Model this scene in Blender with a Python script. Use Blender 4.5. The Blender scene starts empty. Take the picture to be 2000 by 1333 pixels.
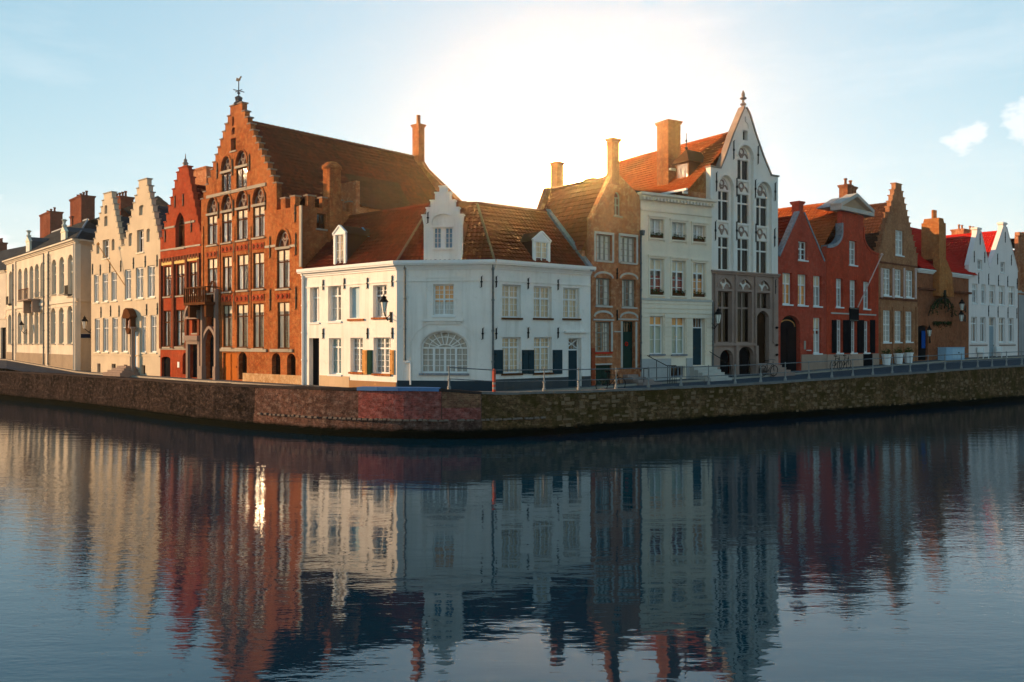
import bpy, bmesh, math, random
from mathutils import Vector, Matrix, geometry
rnd = random.Random(11)
SC = bpy.context.scene
COL = SC.collection
# ------------------------------------------------------------------ camera, sky, sun, exposure
FOC, HOR, CAMZ = 1667.0, 665.0, 4.4          # focal length in photo pixels, horizon row, eye height over the water
cam_d = bpy.data.cameras.new("camera"); cam = bpy.data.objects.new("camera", cam_d); COL.objects.link(cam)
cam.location = (0, 0, CAMZ); cam.rotation_euler = (math.radians(90), 0, 0)
cam_d.sensor_width = 36; cam_d.lens = 30.0; cam_d.clip_start = .2; cam_d.clip_end = 6000
SC.camera = cam
SC.render.resolution_x, SC.render.resolution_y = 1024, 682
SC.view_settings.view_transform = 'Standard'; SC.view_settings.look = 'None'
SC.view_settings.exposure = 1.47; SC.view_settings.gamma = 1
SC.cycles.use_denoising = True
SC.cycles.max_bounces = 8; SC.cycles.transparent_max_bounces = 12
SC.cycles.sample_clamp_indirect = 8

SUN_AZ, SUN_EL = 4.6, 11.6                    # where the low sun stands behind the roofs (degrees right of the view axis, up)
LAMP_AZ, LAMP_EL, LAMP = -80.0, 11.0, 3.2     # the low warm light that rakes the left-hand row
world = bpy.data.worlds.new("World"); SC.world = world; world.use_nodes = True
def make_sky():
    t = world.node_tree; n = t.nodes; l = t.links; n.clear()
    out = n.new('ShaderNodeOutputWorld'); bg = n.new('ShaderNodeBackground'); bg.inputs[1].default_value = 0.112
    sky = n.new('ShaderNodeTexSky'); sky.sky_type = 'NISHITA'; sky.sun_disc = False
    sky.sun_elevation = math.radians(SUN_EL); sky.sun_rotation = math.radians(SUN_AZ)
    sky.air_density = 1.0; sky.dust_density = 0.03; sky.ozone_density = 1.8; sky.altitude = 10
    tc = n.new('ShaderNodeTexCoord')
    # two small fair-weather clouds and thin veils of high cirrus
    def mth(op, a, b=None, c=None):
        m = n.new('ShaderNodeMath'); m.operation = op
        for i, v in enumerate((a, b, c)):
            if v is None: continue
            if hasattr(v, 'node'): l.new(v, m.inputs[i])
            else: m.inputs[i].default_value = v
        return m.outputs[0]
    def dot_to(v):
        m = n.new('ShaderNodeVectorMath'); m.operation = 'DOT_PRODUCT'
        l.new(tc.outputs['Generated'], m.inputs[0]); m.inputs[1].default_value = Vector(v).normalized(); return m.outputs['Value']
    sd = (math.sin(math.radians(SUN_AZ))*math.cos(math.radians(SUN_EL)), math.cos(math.radians(SUN_AZ))*math.cos(math.radians(SUN_EL)), math.sin(math.radians(SUN_EL)))
    d = mth('MAXIMUM', dot_to(sd), 0.0)
    wide = mth('ADD', mth('MULTIPLY', mth('POWER', d, 6.0), 1.1), mth('MULTIPLY', mth('POWER', d, 25.0), 1.1))                       # broad aureole of the low sun, then its tight bright core
    core = mth('MULTIPLY', mth('POWER', d, 3500.0), 9500.0)
    def vec(op, a, b):
        m = n.new('ShaderNodeVectorMath'); m.operation = op
        for i, v in ((0, a), (1, b)):
            if hasattr(v, 'node'): l.new(v, m.inputs[i])
            else: m.inputs[i].default_value = v
        return m.outputs[0]
    def scaled(col, f):
        m = n.new('ShaderNodeVectorMath'); m.operation = 'SCALE'; m.inputs[0].default_value = col; l.new(f, m.inputs['Scale']); return m.outputs[0]
    hs = n.new('ShaderNodeHueSaturation'); hs.inputs['Saturation'].default_value = 1.20; hs.inputs['Value'].default_value = 1.12; hs.inputs['Hue'].default_value = .488
    l.new(sky.outputs[0], hs.inputs['Color'])
    c = vec('ADD', hs.outputs[0], scaled((1.0, .95, .84), wide))
    c = vec('DIVIDE', c, vec('ADD', vec('MULTIPLY', c, (.20, .20, .20)), (1, 1, 1)))   # soft shoulder, so that the bright half of the sky keeps its colour
    # clouds
    nz = n.new('ShaderNodeTexNoise'); nz.inputs['Scale'].default_value = 34; nz.inputs['Detail'].default_value = 6
    mp = n.new('ShaderNodeMapping'); mp.inputs['Scale'].default_value = (1, 1, 1.7); l.new(tc.outputs['Generated'], mp.inputs[0]); l.new(mp.outputs[0], nz.inputs['Vector'])
    def puff(px, py, rad):
        v = ((px-1000)/FOC, 1, (HOR-py)/FOC); dd = dot_to(v)
        r = mth('DIVIDE', mth('SUBTRACT', 1.0, dd), rad)          # 0 at the centre, 1 at the rim
        a = mth('SUBTRACT', mth('ADD', mth('SUBTRACT', 1.0, r), mth('MULTIPLY', mth('SUBTRACT', nz.outputs['Fac'], .5), 4.2)), .30)
        return mth('MINIMUM', mth('MAXIMUM', mth('MULTIPLY', a, 1.6), 0.0), 1.0)
    cl = None
    for p in ((1880, 266, .00020), (1904, 262, .00012), (2004, 232, .00034), (-20, 505, .0016)):
        q = puff(*p); cl = q if cl is None else mth('MAXIMUM', cl, q)
    nz2 = n.new('ShaderNodeTexNoise'); nz2.inputs['Scale'].default_value = 3.2; nz2.inputs['Detail'].default_value = 9; nz2.inputs['Roughness'].default_value = .62
    mp2 = n.new('ShaderNodeMapping'); mp2.inputs['Scale'].default_value = (1, .8, 4.5); mp2.inputs['Rotation'].default_value = (0, .35, .3); l.new(tc.outputs['Generated'], mp2.inputs[0]); l.new(mp2.outputs[0], nz2.inputs['Vector'])
    veil = mth('MULTIPLY', mth('MINIMUM', mth('MAXIMUM', mth('MULTIPLY', mth('SUBTRACT', nz2.outputs['Fac'], .50), 4.0), 0.0), 1.0), .22)
    cover = mth('MAXIMUM', mth('MULTIPLY', cl, .6), veil)
    mx = n.new('ShaderNodeMix'); mx.data_type = 'RGBA'; l.new(cover, mx.inputs[0]); l.new(c, mx.inputs[6]); mx.inputs[7].default_value = (3.75, 3.75, 3.75, 1)
    l.new(vec('ADD', mx.outputs[2], scaled((1.0, .50, .16), core)), bg.inputs[0]); l.new(bg.outputs[0], out.inputs[0])
make_sky()
ld = bpy.data.lights.new("sun", 'SUN'); lo = bpy.data.objects.new("sun", ld); COL.objects.link(lo)
ld.energy = LAMP; ld.angle = math.radians(.6); ld.color = (1, .63, .33)
_a, _e = math.radians(LAMP_AZ), math.radians(LAMP_EL)
lo.rotation_euler = Vector((-math.sin(_a)*math.cos(_e), -math.cos(_a)*math.cos(_e), -math.sin(_e))).to_track_quat('-Z', 'Y').to_euler()
lo.location = (-60, 10, 40)

# ------------------------------------------------------------------ materials
class NT:
    def __init__(s, name):
        s.m = bpy.data.materials.new(name); s.m.use_nodes = True; s.t = s.m.node_tree
        s.b = s.t.nodes['Principled BSDF']; s.b.inputs['Specular IOR Level'].default_value = 0.0; s.out = s.t.nodes['Material Output']
    def n(s, ty, ins=None, **at):
        o = s.t.nodes.new('ShaderNode'+ty)
        for k, v in at.items(): setattr(o, k, v)
        for k, v in (ins or {}).items():
            if hasattr(v, 'node'): s.t.links.new(v, o.inputs[k])
            else: o.inputs[k].default_value = v
        return o
    def link(s, a, b): s.t.links.new(a, b)
    def mix(s, f, a, b, blend='MIX'):
        ins = {0: f, 6: a if hasattr(a, 'node') else (*a, 1), 7: b if hasattr(b, 'node') else (*b, 1)}
        return s.n('Mix', ins, data_type='RGBA', blend_type=blend).outputs[2]
    def math(s, op, a, b=0.0): return s.n('Math', {0: a, 1: b}, operation=op).outputs[0]
    def ramp(s, f, lo, hi): return s.n('MapRange', {0: f, 1: lo, 2: hi, 3: 0.0, 4: 1.0}).outputs[0]
    def obj(s): return s.n('TexCoord').outputs['Object']
    def uvw(s): return s.n('TexCoord').outputs['UV']
    def wall2(s):
        x = s.n('SeparateXYZ', {0: s.obj()})
        return s.n('CombineXYZ', {0: s.math('ADD', x.outputs[0], x.outputs[1]), 1: x.outputs[2]}).outputs[0]
    def noise(s, vec, sc, det=4.0, rough=.55): return s.n('TexNoise', {'Vector': vec, 'Scale': sc, 'Detail': det, 'Roughness': rough}).outputs['Fac']
    def mapped(s, vec, scale): return s.n('Mapping', {0: vec, 'Scale': scale}).outputs[0]
    def bump(s, h, strength=.3, dist=.02): s.link(s.n('Bump', {'Height': h, 'Strength': strength, 'Distance': dist}).outputs[0], s.b.inputs['Normal'])
    def base(s, c): s.link(c, s.b.inputs['Base Color']) if hasattr(c, 'node') else setattr(s.b.inputs['Base Color'], 'default_value', (*c, 1))
    def set(s, **k):
        for a, v in k.items(): s.b.inputs[a.replace('_', ' ')].default_value = v
        return s
def dk(c, f): return tuple(v*f for v in c)
_MC = {}
def cached(fn):
    def g(name, *a, **k):
        if name not in _MC: _MC[name] = fn(name, *a, **k)
        return _MC[name]
    return g
@cached
def plaster(name, col, dirt=.25, dirtcol=(.16, .13, .10), blot=.14, rough=.85):
    s = NT(name); o = s.obj()
    c = s.mix(s.ramp(s.noise(o, .55, 6), .38, .66), dk(col, 1-blot), col)
    st = s.ramp(s.noise(s.mapped(o, (2.2, 2.2, .16)), 1.0, 6, .65), .50, .78)
    sp = s.ramp(s.noise(o, 2.6, 8, .7), .55, .75)
    c = s.mix(s.math('MULTIPLY', s.math('MAXIMUM', st, sp), dirt), c, dirtcol)
    s.base(c); s.set(Roughness=rough); s.bump(s.noise(o, 14, 5), .25, .015); return s.m
@cached
def brick(name, c1, c2, mort, patch=.0, patchcol=(.5, .42, .32), soot=.25, uv=False):
    s = NT(name); o = s.obj(); v = s.uvw() if uv else s.wall2(); w = v if uv else o
    b = s.n('TexBrick', {'Vector': v, 'Color1': (*c1, 1), 'Color2': (*c2, 1), 'Mortar': (*mort, 1), 'Scale': 1.0, 'Mortar Size': .011, 'Mortar Smooth': .1, 'Bias': 0.0, 'Brick Width': .215, 'Row Height': .075})
    c = s.mix(s.ramp(s.noise(w, 4.5, 6, .7), .35, .7), b.outputs['Color'], dk(c1, .55), 'MIX')
    c = s.mix(.55, c, b.outputs['Color'])
    c = s.mix(s.math('MULTIPLY', s.ramp(s.noise(w, .45, 6, .65), .42, .66), .8), c, dk(c2, .72))
    c = s.mix(s.math('MULTIPLY', s.ramp(s.noise(w, 2.0, 8, .75), .50, .64), .45), c, dk(c1, 1.45))
    if patch: c = s.mix(s.math('MULTIPLY', s.ramp(s.noise(w, 3.4, 8, .75), .50, .60), patch), c, patchcol)
    st = s.ramp(s.noise(s.mapped(w, (1.4, 1.4, .22)), 1.0, 7, .65), .5, .8)
    c = s.mix(s.math('MULTIPLY', st, soot), c, (.03, .025, .02))
    s.base(c); s.set(Roughness=.9)
    s.bump(s.math('ADD', s.math('MULTIPLY', b.outputs['Fac'], -1.0), s.noise(w, 9, 5)), .5, .02); return s.m
@cached
def tile(name, c1, c2, moss, mossamt=.5, tw=.24, th=.34):
    s = NT(name); uv = s.uvw(); x = s.n('SeparateXYZ', {0: uv})
    cu = s.math('FLOOR', s.math('DIVIDE', x.outputs[0], tw)); cv = s.math('FLOOR', s.math('DIVIDE', x.outputs[1], th))
    wn = s.n('TexWhiteNoise', {'Vector': s.n('CombineXYZ', {0: cu, 1: cv}).outputs[0]}, noise_dimensions='2D').outputs['Value']
    c = s.mix(wn, c1, c2)
    c = s.mix(s.math('MULTIPLY', s.ramp(s.noise(uv, .5, 7, .65), .45, .68), mossamt), c, moss)
    c = s.mix(s.math('MULTIPLY', s.ramp(s.noise(uv, 2.4, 6, .7), .55, .75), .5), c, dk(c1, .4))
    s.base(c); s.set(Roughness=.8); s.bump(s.noise(uv, 25, 3), .3, .01); return s.m
@cached
def paint(name, col, rough=.5, wear=.12):
    s = NT(name); o = s.obj()
    s.base(s.mix(s.math('MULTIPLY', s.ramp(s.noise(o, 3, 6), .45, .75), wear*2), col, dk(col, .55))); s.set(Roughness=rough); return s.m
@cached
def metal(name, col, rough=.5):
    s = NT(name); o = s.obj()
    s.base(s.mix(s.ramp(s.noise(o, 6, 5), .4, .7), col, dk(col, .6))); s.set(Roughness=rough, Metallic=.4); return s.m
@cached
def stone(name, col, dark=(.06, .05, .04), amt=.55, rough=.9):
    s = NT(name); o = s.obj()
    c = s.mix(s.ramp(s.noise(o, 1.6, 8, .7), .35, .68), dk(col, .72), col)
    c = s.mix(s.math('MULTIPLY', s.ramp(s.noise(o, .8, 8, .72), .5, .72), amt), c, dark)
    r = s.n('ObjectInfo').outputs['Random']
    c = s.mix(s.math('MULTIPLY', r, .35), c, dk(col, .5))
    s.base(c); s.set(Roughness=rough); s.bump(s.noise(o, 9, 6), .4, .02); return s.m
@cached
def glass(name, rough=.02, tint=(.95, .96, .96), ior=1.55):
    s = NT(name); t = s.n('BsdfTransparent', {0: (*tint, 1)}); g = s.n('BsdfGlossy', {0: (.95, .97, 1, 1), 'Roughness': rough})
    g.inputs['Normal'].default_value = (0, 0, 0)
    nz = s.n('Bump', {'Height': s.noise(s.obj(), 1.3, 2), 'Strength': .10, 'Distance': .05}); s.link(nz.outputs[0], g.inputs['Normal'])
    bf = s.n('NewGeometry').outputs['Backfacing']; f = s.n('Fresnel', {'IOR': s.math('ADD', ior, s.math('MULTIPLY', bf, 1/ior-ior))}); m = s.n('MixShader', {0: f.outputs[0], 1: t.outputs[0], 2: g.outputs[0]})
    s.link(m.outputs[0], s.out.inputs[0]); return s.m
@cached
def cloth(name, col):
    s = NT(name); s.base(s.mix(s.ramp(s.noise(s.mapped(s.obj(), (9, 9, .6)), 1, 3), .35, .65), dk(col, .75), col)); s.set(Roughness=.95); return s.m

WHITE = paint('white_paint', (.78, .77, .74), .55, .08)
CREAMP = paint('cream_paint', (.72, .66, .52), .55, .1)
GREENP = paint('dark_green_paint', (.018, .045, .035), .4)
TEAL = paint('dark_teal_paint', (.022, .05, .062), .4)
BLACKP = paint('black_paint', (.012, .012, .014), .35)
TANP = paint('tan_shutter_paint', (.55, .27, .09), .5)
BLUEP = paint('blue_paint', (.10, .25, .45), .5)
PALEBLUE = paint('pale_blue_paint', (.42, .55, .60), .5)
BROWNP = paint('brown_varnish', (.11, .045, .02), .45)
ORANGEP = paint('orange_varnish', (.42, .12, .025), .5)
REDP = paint('red_paint', (.55, .035, .02), .5)
IRON = metal('black_iron', (.018, .017, .016), .55)
LEAD = metal('lead_sheet', (.26, .28, .31), .55)
ZINC = metal('zinc_pipe', (.16, .17, .17), .5)
GLASS = glass('window_glass'); DARKGLASS = glass('darkened_glass', .06, (.6, .58, .52), 1.28)  # second glass tinted and weakly reflecting to darken the Gothic windows
CURT = cloth('white_curtain', (.74, .71, .66)); LACE = cloth('lace_curtain', (.44, .43, .39))
OCHREB = cloth('ochre_blind_glow', (.90, .40, .11)); REDC = cloth('red_curtain', (.30, .02, .015)); TEALC = cloth('pale_teal_blind', (.35, .50, .50)); PALEB = cloth('pale_blind_sheen', (.84, .66, .44))  # ochre and pale cloth also paints warm reflections seen in panes
STONEP = stone('pale_stone', (.46, .40, .32), amt=.4); STONEB = stone('brown_stone', (.36, .27, .22), amt=.45); STONEW = stone('white_stone', (.62, .58, .52), amt=.25)

# ------------------------------------------------------------------ geometry helpers
class MB:
    def __init__(s): s.v, s.f = [], []
    def add(s, vs, fs):
        k = len(s.v); s.v += [tuple(p) for p in vs]; s.f += [tuple(i+k for i in f) for f in fs]; return s
    def box(s, x0, x1, y0, y1, z0, z1):
        return s.add([(x0, y0, z0), (x1, y0, z0), (x1, y1, z0), (x0, y1, z0), (x0, y0, z1), (x1, y0, z1), (x1, y1, z1), (x0, y1, z1)],
                     [(3, 2, 1, 0), (4, 5, 6, 7), (0, 1, 5, 4), (1, 2, 6, 5), (2, 3, 7, 6), (3, 0, 4, 7)])
    def prism(s, poly, y0, y1):                      # polygon in (u, z), pushed from y0 to y1
        n = len(poly)
        return s.add([(u, y0, z) for u, z in poly]+[(u, y1, z) for u, z in poly],
                     [tuple(range(n)), tuple(range(2*n-1, n-1, -1))]+[(i, i+n, (i+1) % n+n, (i+1) % n) for i in range(n)])
    def tube(s, p, q, r, n=6, r2=None):
        p, q = Vector(p), Vector(q); d = (q-p).normalized(); a = d.orthogonal().normalized(); b = d.cross(a); r2 = r if r2 is None else r2
        vs = [p+(a*math.cos(2*math.pi*i/n)+b*math.sin(2*math.pi*i/n))*r for i in range(n)]+[q+(a*math.cos(2*math.pi*i/n)+b*math.sin(2*math.pi*i/n))*r2 for i in range(n)]
        return s.add(vs, [tuple(range(n-1, -1, -1)), tuple(range(n, 2*n))]+[(i, (i+1) % n, (i+1) % n+n, i+n) for i in range(n)])
    def path(s, pts, r, n=6):
        for a, b in zip(pts, pts[1:]): s.tube(a, b, r, n)
        return s
    def lathe(s, c, prof, n=8):                      # prof: (radius, z)
        k = len(prof); vs = [(c[0]+r*math.cos(2*math.pi*i/n), c[1]+r*math.sin(2*math.pi*i/n), c[2]+z) for r, z in prof for i in range(n)]
        fs = [(j*n+i, j*n+(i+1) % n, (j+1)*n+(i+1) % n, (j+1)*n+i) for j in range(k-1) for i in range(n)]
        return s.add(vs, fs+[tuple(range(n-1, -1, -1)), tuple(range((k-1)*n, k*n))])
    def strip(s, pts, w, y0, y1):                    # a bar of width w that follows pts (u, z)
        L = []; R = []
        for i, p in enumerate(pts):
            a = Vector(pts[max(i-1, 0)]); b = Vector(pts[min(i+1, len(pts)-1)]); t = (b-a).normalized(); nn = Vector((-t.y, t.x))*w/2
            L.append((p[0]+nn.x, p[1]+nn.y)); R.append((p[0]-nn.x, p[1]-nn.y))
        for i in range(len(pts)-1): s.prism([L[i], L[i+1], R[i+1], R[i]], y0, y1)
        return s
    def mesh(s, name, mat, smooth=False):
        me = bpy.data.meshes.new(name); me.from_pydata(s.v, [], s.f); me.materials.append(mat)
        if smooth: me.polygons.foreach_set('use_smooth', [True]*len(me.polygons))
        me.update(); return me
def link(name, data, parent=None, M=None):
    o = bpy.data.objects.new(name, data); COL.objects.link(o)
    if parent: o.parent = parent
    if M is not None: o.matrix_local = M
    return o
def tag(o, label=None, cat=None, group=None, kind=None):
    for k, v in (('label', label), ('category', cat), ('group', group), ('kind', kind)):
        if v: o[k] = v
    return o
def wx(px, d): return (px-1000)/FOC*d
class Plane:
    """A vertical plane in the place: from (photo column, distance) to (photo column, distance), foot at height z0."""
    def __init__(s, xa, da, xb, db, z0=1.8, crop=(0, 0, 1)):
        a = Vector((wx(xa, da), da, 0)); b = Vector((wx(xb, db), db, 0)); s.setup(a, b, z0, crop)
    def setup(s, a, b, z0, crop):
        s.a, s.b, s.z0, s.crop = a, b, z0, crop; s.key = id(s)
        s.L = (b-a).length; s.ux = (b-a).normalized(); s.uy = Vector((-s.ux.y, s.ux.x, 0))
        s.M = Matrix(((s.ux.x, s.uy.x, 0, a.x), (s.ux.y, s.uy.y, 0, a.y), (0, 0, 1, z0), (0, 0, 0, 1)))
        return s
    def seen(s, crop):                               # the same plane, read off another enlargement
        q = Plane.__new__(Plane); q.__dict__.update(s.__dict__); q.crop = crop; return q
    def at(s, cx, cy, n=0.0):                        # where the sight line of a photo point meets the plane set n metres in
        x, y = s.crop[0]+cx/s.crop[2], s.crop[1]+cy/s.crop[2]
        d = Vector(((x-1000)/FOC, 1, (HOR-y)/FOC)); t = ((s.a+s.uy*n).dot(s.uy))/d.dot(s.uy); p = d*t
        return ((p-s.a).dot(s.ux), p.z+CAMZ-s.z0)
    def u(s, cx, n=0.0): return s.at(cx, 0, n)[0]
    def z(s, cx, cy, n=0.0): return s.at(cx, cy, n)[1]
    def rect(s, r):
        m = (r[0]+r[2])/2; u0, u1 = s.u(r[0]), s.u(r[2]); return u0, u1, s.z(m, r[3]), s.z(m, r[1])
def arc(u0, u1, z, rise, kind='round', n=10):        # points from (u1, z) over the top to (u0, z)
    c = (u0+u1)/2; h = (u1-u0)/2
    if kind == 'round': return [(c+h*math.cos(math.pi*i/n), z+rise*math.sin(math.pi*i/n)) for i in range(n+1)]
    out = []
    for i in range(n+1):
        t = i/n; x = 1-2*t; e = abs(x); out.append((c+h*x, z+rise*(math.sqrt(max(0, 1-e**2))*.45+(1-e**1.35)*.55)))
    return out
def inside(p, poly):
    r = False; x, y = p; j = len(poly)-1
    for i in range(len(poly)):
        (xi, yi), (xj, yj) = poly[i], poly[j]
        if (yi > y) != (yj > y) and x < (xj-xi)*(y-yi)/(yj-yi)+xi: r = not r
        j = i
    return r
def wall_mb(outline, holes, th=.35, reveal=.3):
    vs, es = [], []
    for lp in [outline]+holes:
        k = len(vs); vs += [Vector(p) for p in lp]; es += [(k+i, k+(i+1) % len(lp)) for i in range(len(lp))]
    r = geometry.delaunay_2d_cdt(vs, es, [], 0, 1e-6)
    m = MB(); P = r[0]; keep = []
    for f in r[2]:
        c = sum((P[i] for i in f), Vector((0, 0)))/len(f)
        if inside(c, outline) and not any(inside(c, h) for h in holes): keep.append(tuple(f))
    m.add([(p.x, 0, p.y) for p in P], [f for f in keep])
    for lp, d in [(outline, th)]+[(h, reveal) for h in holes]:
        n = len(lp); m.add([(u, 0, z) for u, z in lp]+[(u, d, z) for u, z in lp], [(i, (i+1) % n, (i+1) % n+n, i+n) for i in range(n)])
    return m

class House:
    def __init__(s, name, label, cat, P, wall):
        s.P, s.wall = P, wall; s.root = link(name, None); s.root.matrix_world = P.M; s.inv = P.M.inverted()
        tag(s.root, label, cat); s.holes = {}; s.shared = {}
    def rel(s, P): return None if P is None or P.key == s.P.key else s.inv @ P.M
    def part(s, name, mb, mat, P=None, parent=None, smooth=False, M=None):
        o = link(name, mb.mesh(name, mat, smooth), parent or s.root)
        if parent is None:
            r = s.rel(P)
            if r is not None: o.matrix_local = r
        return o
    def copyset(s, name, mesh, mats):                # repeats that share one mesh
        for M in mats: link(name, mesh, s.root, M)
    def hole(s, P, poly): s.holes.setdefault(P.key, []).append(poly)
    def facade(s, outline, P=None, th=.35, reveal=.3, mat=None, name='facade'):
        P = P or s.P
        return s.part(name, wall_mb(outline, s.holes.get(P.key, []), th, reveal), mat or s.wall, P)

def curtain_mb(u0, u1, y, z0, z1, folds=5):
    m = MB(); n = folds*4; vs = []
    for i in range(n+1):
        t = i/n; x = u0+(u1-u0)*t; d = y+.035*math.sin(t*folds*2*math.pi+.6); vs += [(x, d, z0+.02*math.sin(i)), (x, d, z1)]
    return m.add(vs, [(2*i, 2*i+2, 2*i+3, 2*i+1) for i in range(n)])

def win(H, r, P=None, cols=2, tr=(), g=(1, 1), gtop=None, frame=WHITE, fw=.07, mw=.08, bar=.028, dep=.16, arch=0, akind='round', fan=0,
        cur=None, curm=None, sill=None, sillm=None, raw=False, blind=None, box=False, name='window', gm=None):
    """A window with frame, mullions, transoms, glazing bars, one pane per light, curtains and sill; r in photo points."""
    P = P or H.P
    u0, u1, z0, z1 = r if raw else P.rect(r)
    if u1-u0 < .12 or z1-z0 < .12: return None
    hole = [(u0, z0), (u1, z0)]
    top = arc(u0, u1, z1, arch, akind) if arch else [(u1, z1), (u0, z1)]
    hole += top; H.hole(P, hole)
    y0, y1 = dep, dep+.07
    m = MB(); m.box(u0, u0+fw, y0, y1, z0, z1); m.box(u1-fw, u1, y0, y1, z0, z1); m.box(u0+fw, u1-fw, y0, y1, z0, z0+fw*1.2)
    if arch:
        m.strip(arc(u0+fw/2, u1-fw/2, z1, arch-fw/2, akind), fw, y0, y1); m.box(u0+fw, u1-fw, y0+.001, y1-.001, z1-fw/2, z1+fw/2)
    else: m.box(u0+fw, u1-fw, y0, y1, z1-fw, z1)
    xs = [u0+fw+(u1-u0-2*fw)*i/cols for i in range(cols+1)]; zb = z0+fw*1.2; zt = z1-(fw/2 if arch else fw)
    zs = [zb]+[z0+(z1-z0)*t for t in tr]+[zt]
    for x in xs[1:-1]: m.box(x-mw/2, x+mw/2, y0-.012, y1-.005, zb, zt)
    for z in zs[1:-1]: m.box(u0+fw, u1-fw, y0-.008, y1-.008, z-mw/2, z+mw/2)
    cells = []
    for i in range(cols):
        for j in range(len(zs)-1):
            a = xs[i]+(mw/2 if i else 0); b = xs[i+1]-(mw/2 if i < cols-1 else 0); c = zs[j]+(mw/2 if j else 0); d = zs[j+1]-(mw/2 if j < len(zs)-2 else 0)
            cells.append((a, b, c, d)); nx, ny = (gtop if gtop and j == len(zs)-2 and len(zs) > 2 else g)
            for k in range(1, nx): x = a+(b-a)*k/nx; m.box(x-bar/2, x+bar/2, y0+.012, y1-.02, c, d)
            for k in range(1, ny): z = c+(d-c)*k/ny; m.box(a, b, y0+.014, y1-.022, z-bar/2, z+bar/2)
    if arch and fan:
        cx = (u0+u1)/2
        for k in range(1, fan):
            t = math.pi*k/fan; m.strip([(cx+.16*math.cos(t)*(u1-u0), z1+.18*math.sin(t)*arch), (cx+(u1-u0)*.485*math.cos(t), z1+(arch*.97)*math.sin(t))], bar*1.4, y0+.01, y1-.02)
        m.strip(arc(cx-(u1-u0)*.16, cx+(u1-u0)*.16, z1, arch*.2), bar*1.4, y0+.008, y1-.02)
        m.strip(arc(cx-(u1-u0)*.34, cx+(u1-u0)*.34, z1, arch*.66), bar*1.2, y0+.009, y1-.021)
    w = H.part(name, m, frame, P)
    for a, b, c, d in cells: H.part('pane', MB().add([(a, y0+.03, c), (b, y0+.03, c), (b, y0+.03, d), (a, y0+.03, d)], [(0, 1, 2, 3)]), gm or GLASS, parent=w)
    if arch:
        q = [(x, y0+.031, z) for x, z in arc(u0+fw*.6, u1-fw*.6, z1, arch-fw*.6, akind)]
        H.part('pane', MB().add(q, [tuple(range(len(q)))]), GLASS, parent=w)
    yc = y1+.04; W = u1-u0; zz = z1+arch*.8
    cm = curm or CURT
    if cur == 'side':
        H.part('curtain', curtain_mb(u0, u0+W*.34, yc, z0+.03, zz, 3), cm, parent=w); H.part('curtain', curtain_mb(u1-W*.30, u1, yc, z0+.03, zz, 3), cm, parent=w)
    elif cur == 'left': H.part('curtain', curtain_mb(u0, u0+W*.5, yc, z0+.03, zz, 4), cm, parent=w)
    elif cur == 'full': H.part('curtain', curtain_mb(u0, u1, yc, z0+.03, zz, 7), cm, parent=w)
    elif cur == 'half': H.part('curtain', curtain_mb(u0, u1, yc, z0+.03, z0+(z1-z0)*.55, 7), cm, parent=w)
    if blind: H.part('blind', MB().box(u0+fw*.5, u1-fw*.5, y0+.038, y0+.054, z1-(z1-z0)*blind[0], zz), blind[1], parent=w)
    if sill: H.part('sill', MB().box(u0-.07, u1+.07, -sill, dep, z0-.10, z0+.001), sillm or STONEP, parent=w)
    if box:
        H.part('flower_box', MB().box(u0+.06, u1-.06, -.02, .12, z0+.003, z0+.20), BROWNP, parent=w)
        lf = MB()
        for _ in range(60):
            c = Vector((rnd.uniform(u0+.03, u1-.03), rnd.uniform(-.10, .10), z0+rnd.uniform(.10, .36))); e = Vector((rnd.uniform(-1, 1), rnd.uniform(-1, 1), rnd.uniform(-1, 1))).normalized()*.07; h = e.orthogonal().normalized()*.05
            lf.add([c-e, c+h, c+e, c-h], [(0, 1, 2, 3)])
        tag(H.part('flowers', lf, LEAF, parent=w), kind='stuff')
    return w
LEAF = None
def row(H, xs, top, bot, P=None, **k):
    a, b = sum(xs[0])/2, sum(xs[-1])/2; out = []
    for i, (x0, x1) in enumerate(xs):
        t = 0 if a == b else ((x0+x1)/2-a)/(b-a)
        kk = {q: (v[i % len(v)] if isinstance(v, list) else v) for q, v in k.items()}
        out.append(win(H, (x0, top[0]+(top[1]-top[0])*t, x1, bot[0]+(bot[1]-bot[0])*t), P, **kk))
    return out
def recess(H, r, P=None, arch=0, akind='round', dep=.14, mat=None, raw=False, name='blind_arch', bars=0, barm=None, keep=None):
    """A blind niche: the wall is cut and closed dep metres in; bars draws stone tracery in its head."""
    P = P or H.P; u0, u1, z0, z1 = r if raw else P.rect(r)
    top = arc(u0, u1, z1, arch, akind) if arch else [(u1, z1), (u0, z1)]
    poly = [(u0, z0), (u1, z0)]+top; H.hole(P, poly)
    e = .01; pb = [(u0-e, z0-e), (u1+e, z0-e)]+([(x, z+e) for x, z in top] if arch else [(u1+e, z1+e), (u0-e, z1+e)])
    o = H.part(name, MB().prism(pb, dep, dep+.05), mat or H.wall, P)
    if bars:
        c = (u0+u1)/2; w = u1-u0; h = arch if arch else z1-z0; zb = z1 if arch else z0; t = MB(); bw = w*.06
        for q in (0, 1):
            a, b = (u0, c) if q == 0 else (c, u1)
            t.strip(arc(a+.03*w, b-.03*w, zb+(0 if arch else h*.1), h*.45, 'pointed', 8), bw, dep-.07, dep)
        t.strip(arc(c-w*.17, c+w*.17, zb+h*.62, w*.15, 'round', 8), bw, dep-.068, dep); t.strip([(x, 2*(zb+h*.62)-z) for x, z in arc(c-w*.17, c+w*.17, zb+h*.62, w*.15, 'round', 8)], bw, dep-.066, dep)
        t.box(c-bw/2, c+bw/2, dep-.07, dep-.001, z0, zb+h*.3)
        H.part('tracery', t, barm or mat or H.wall, parent=o)
    return o
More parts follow.
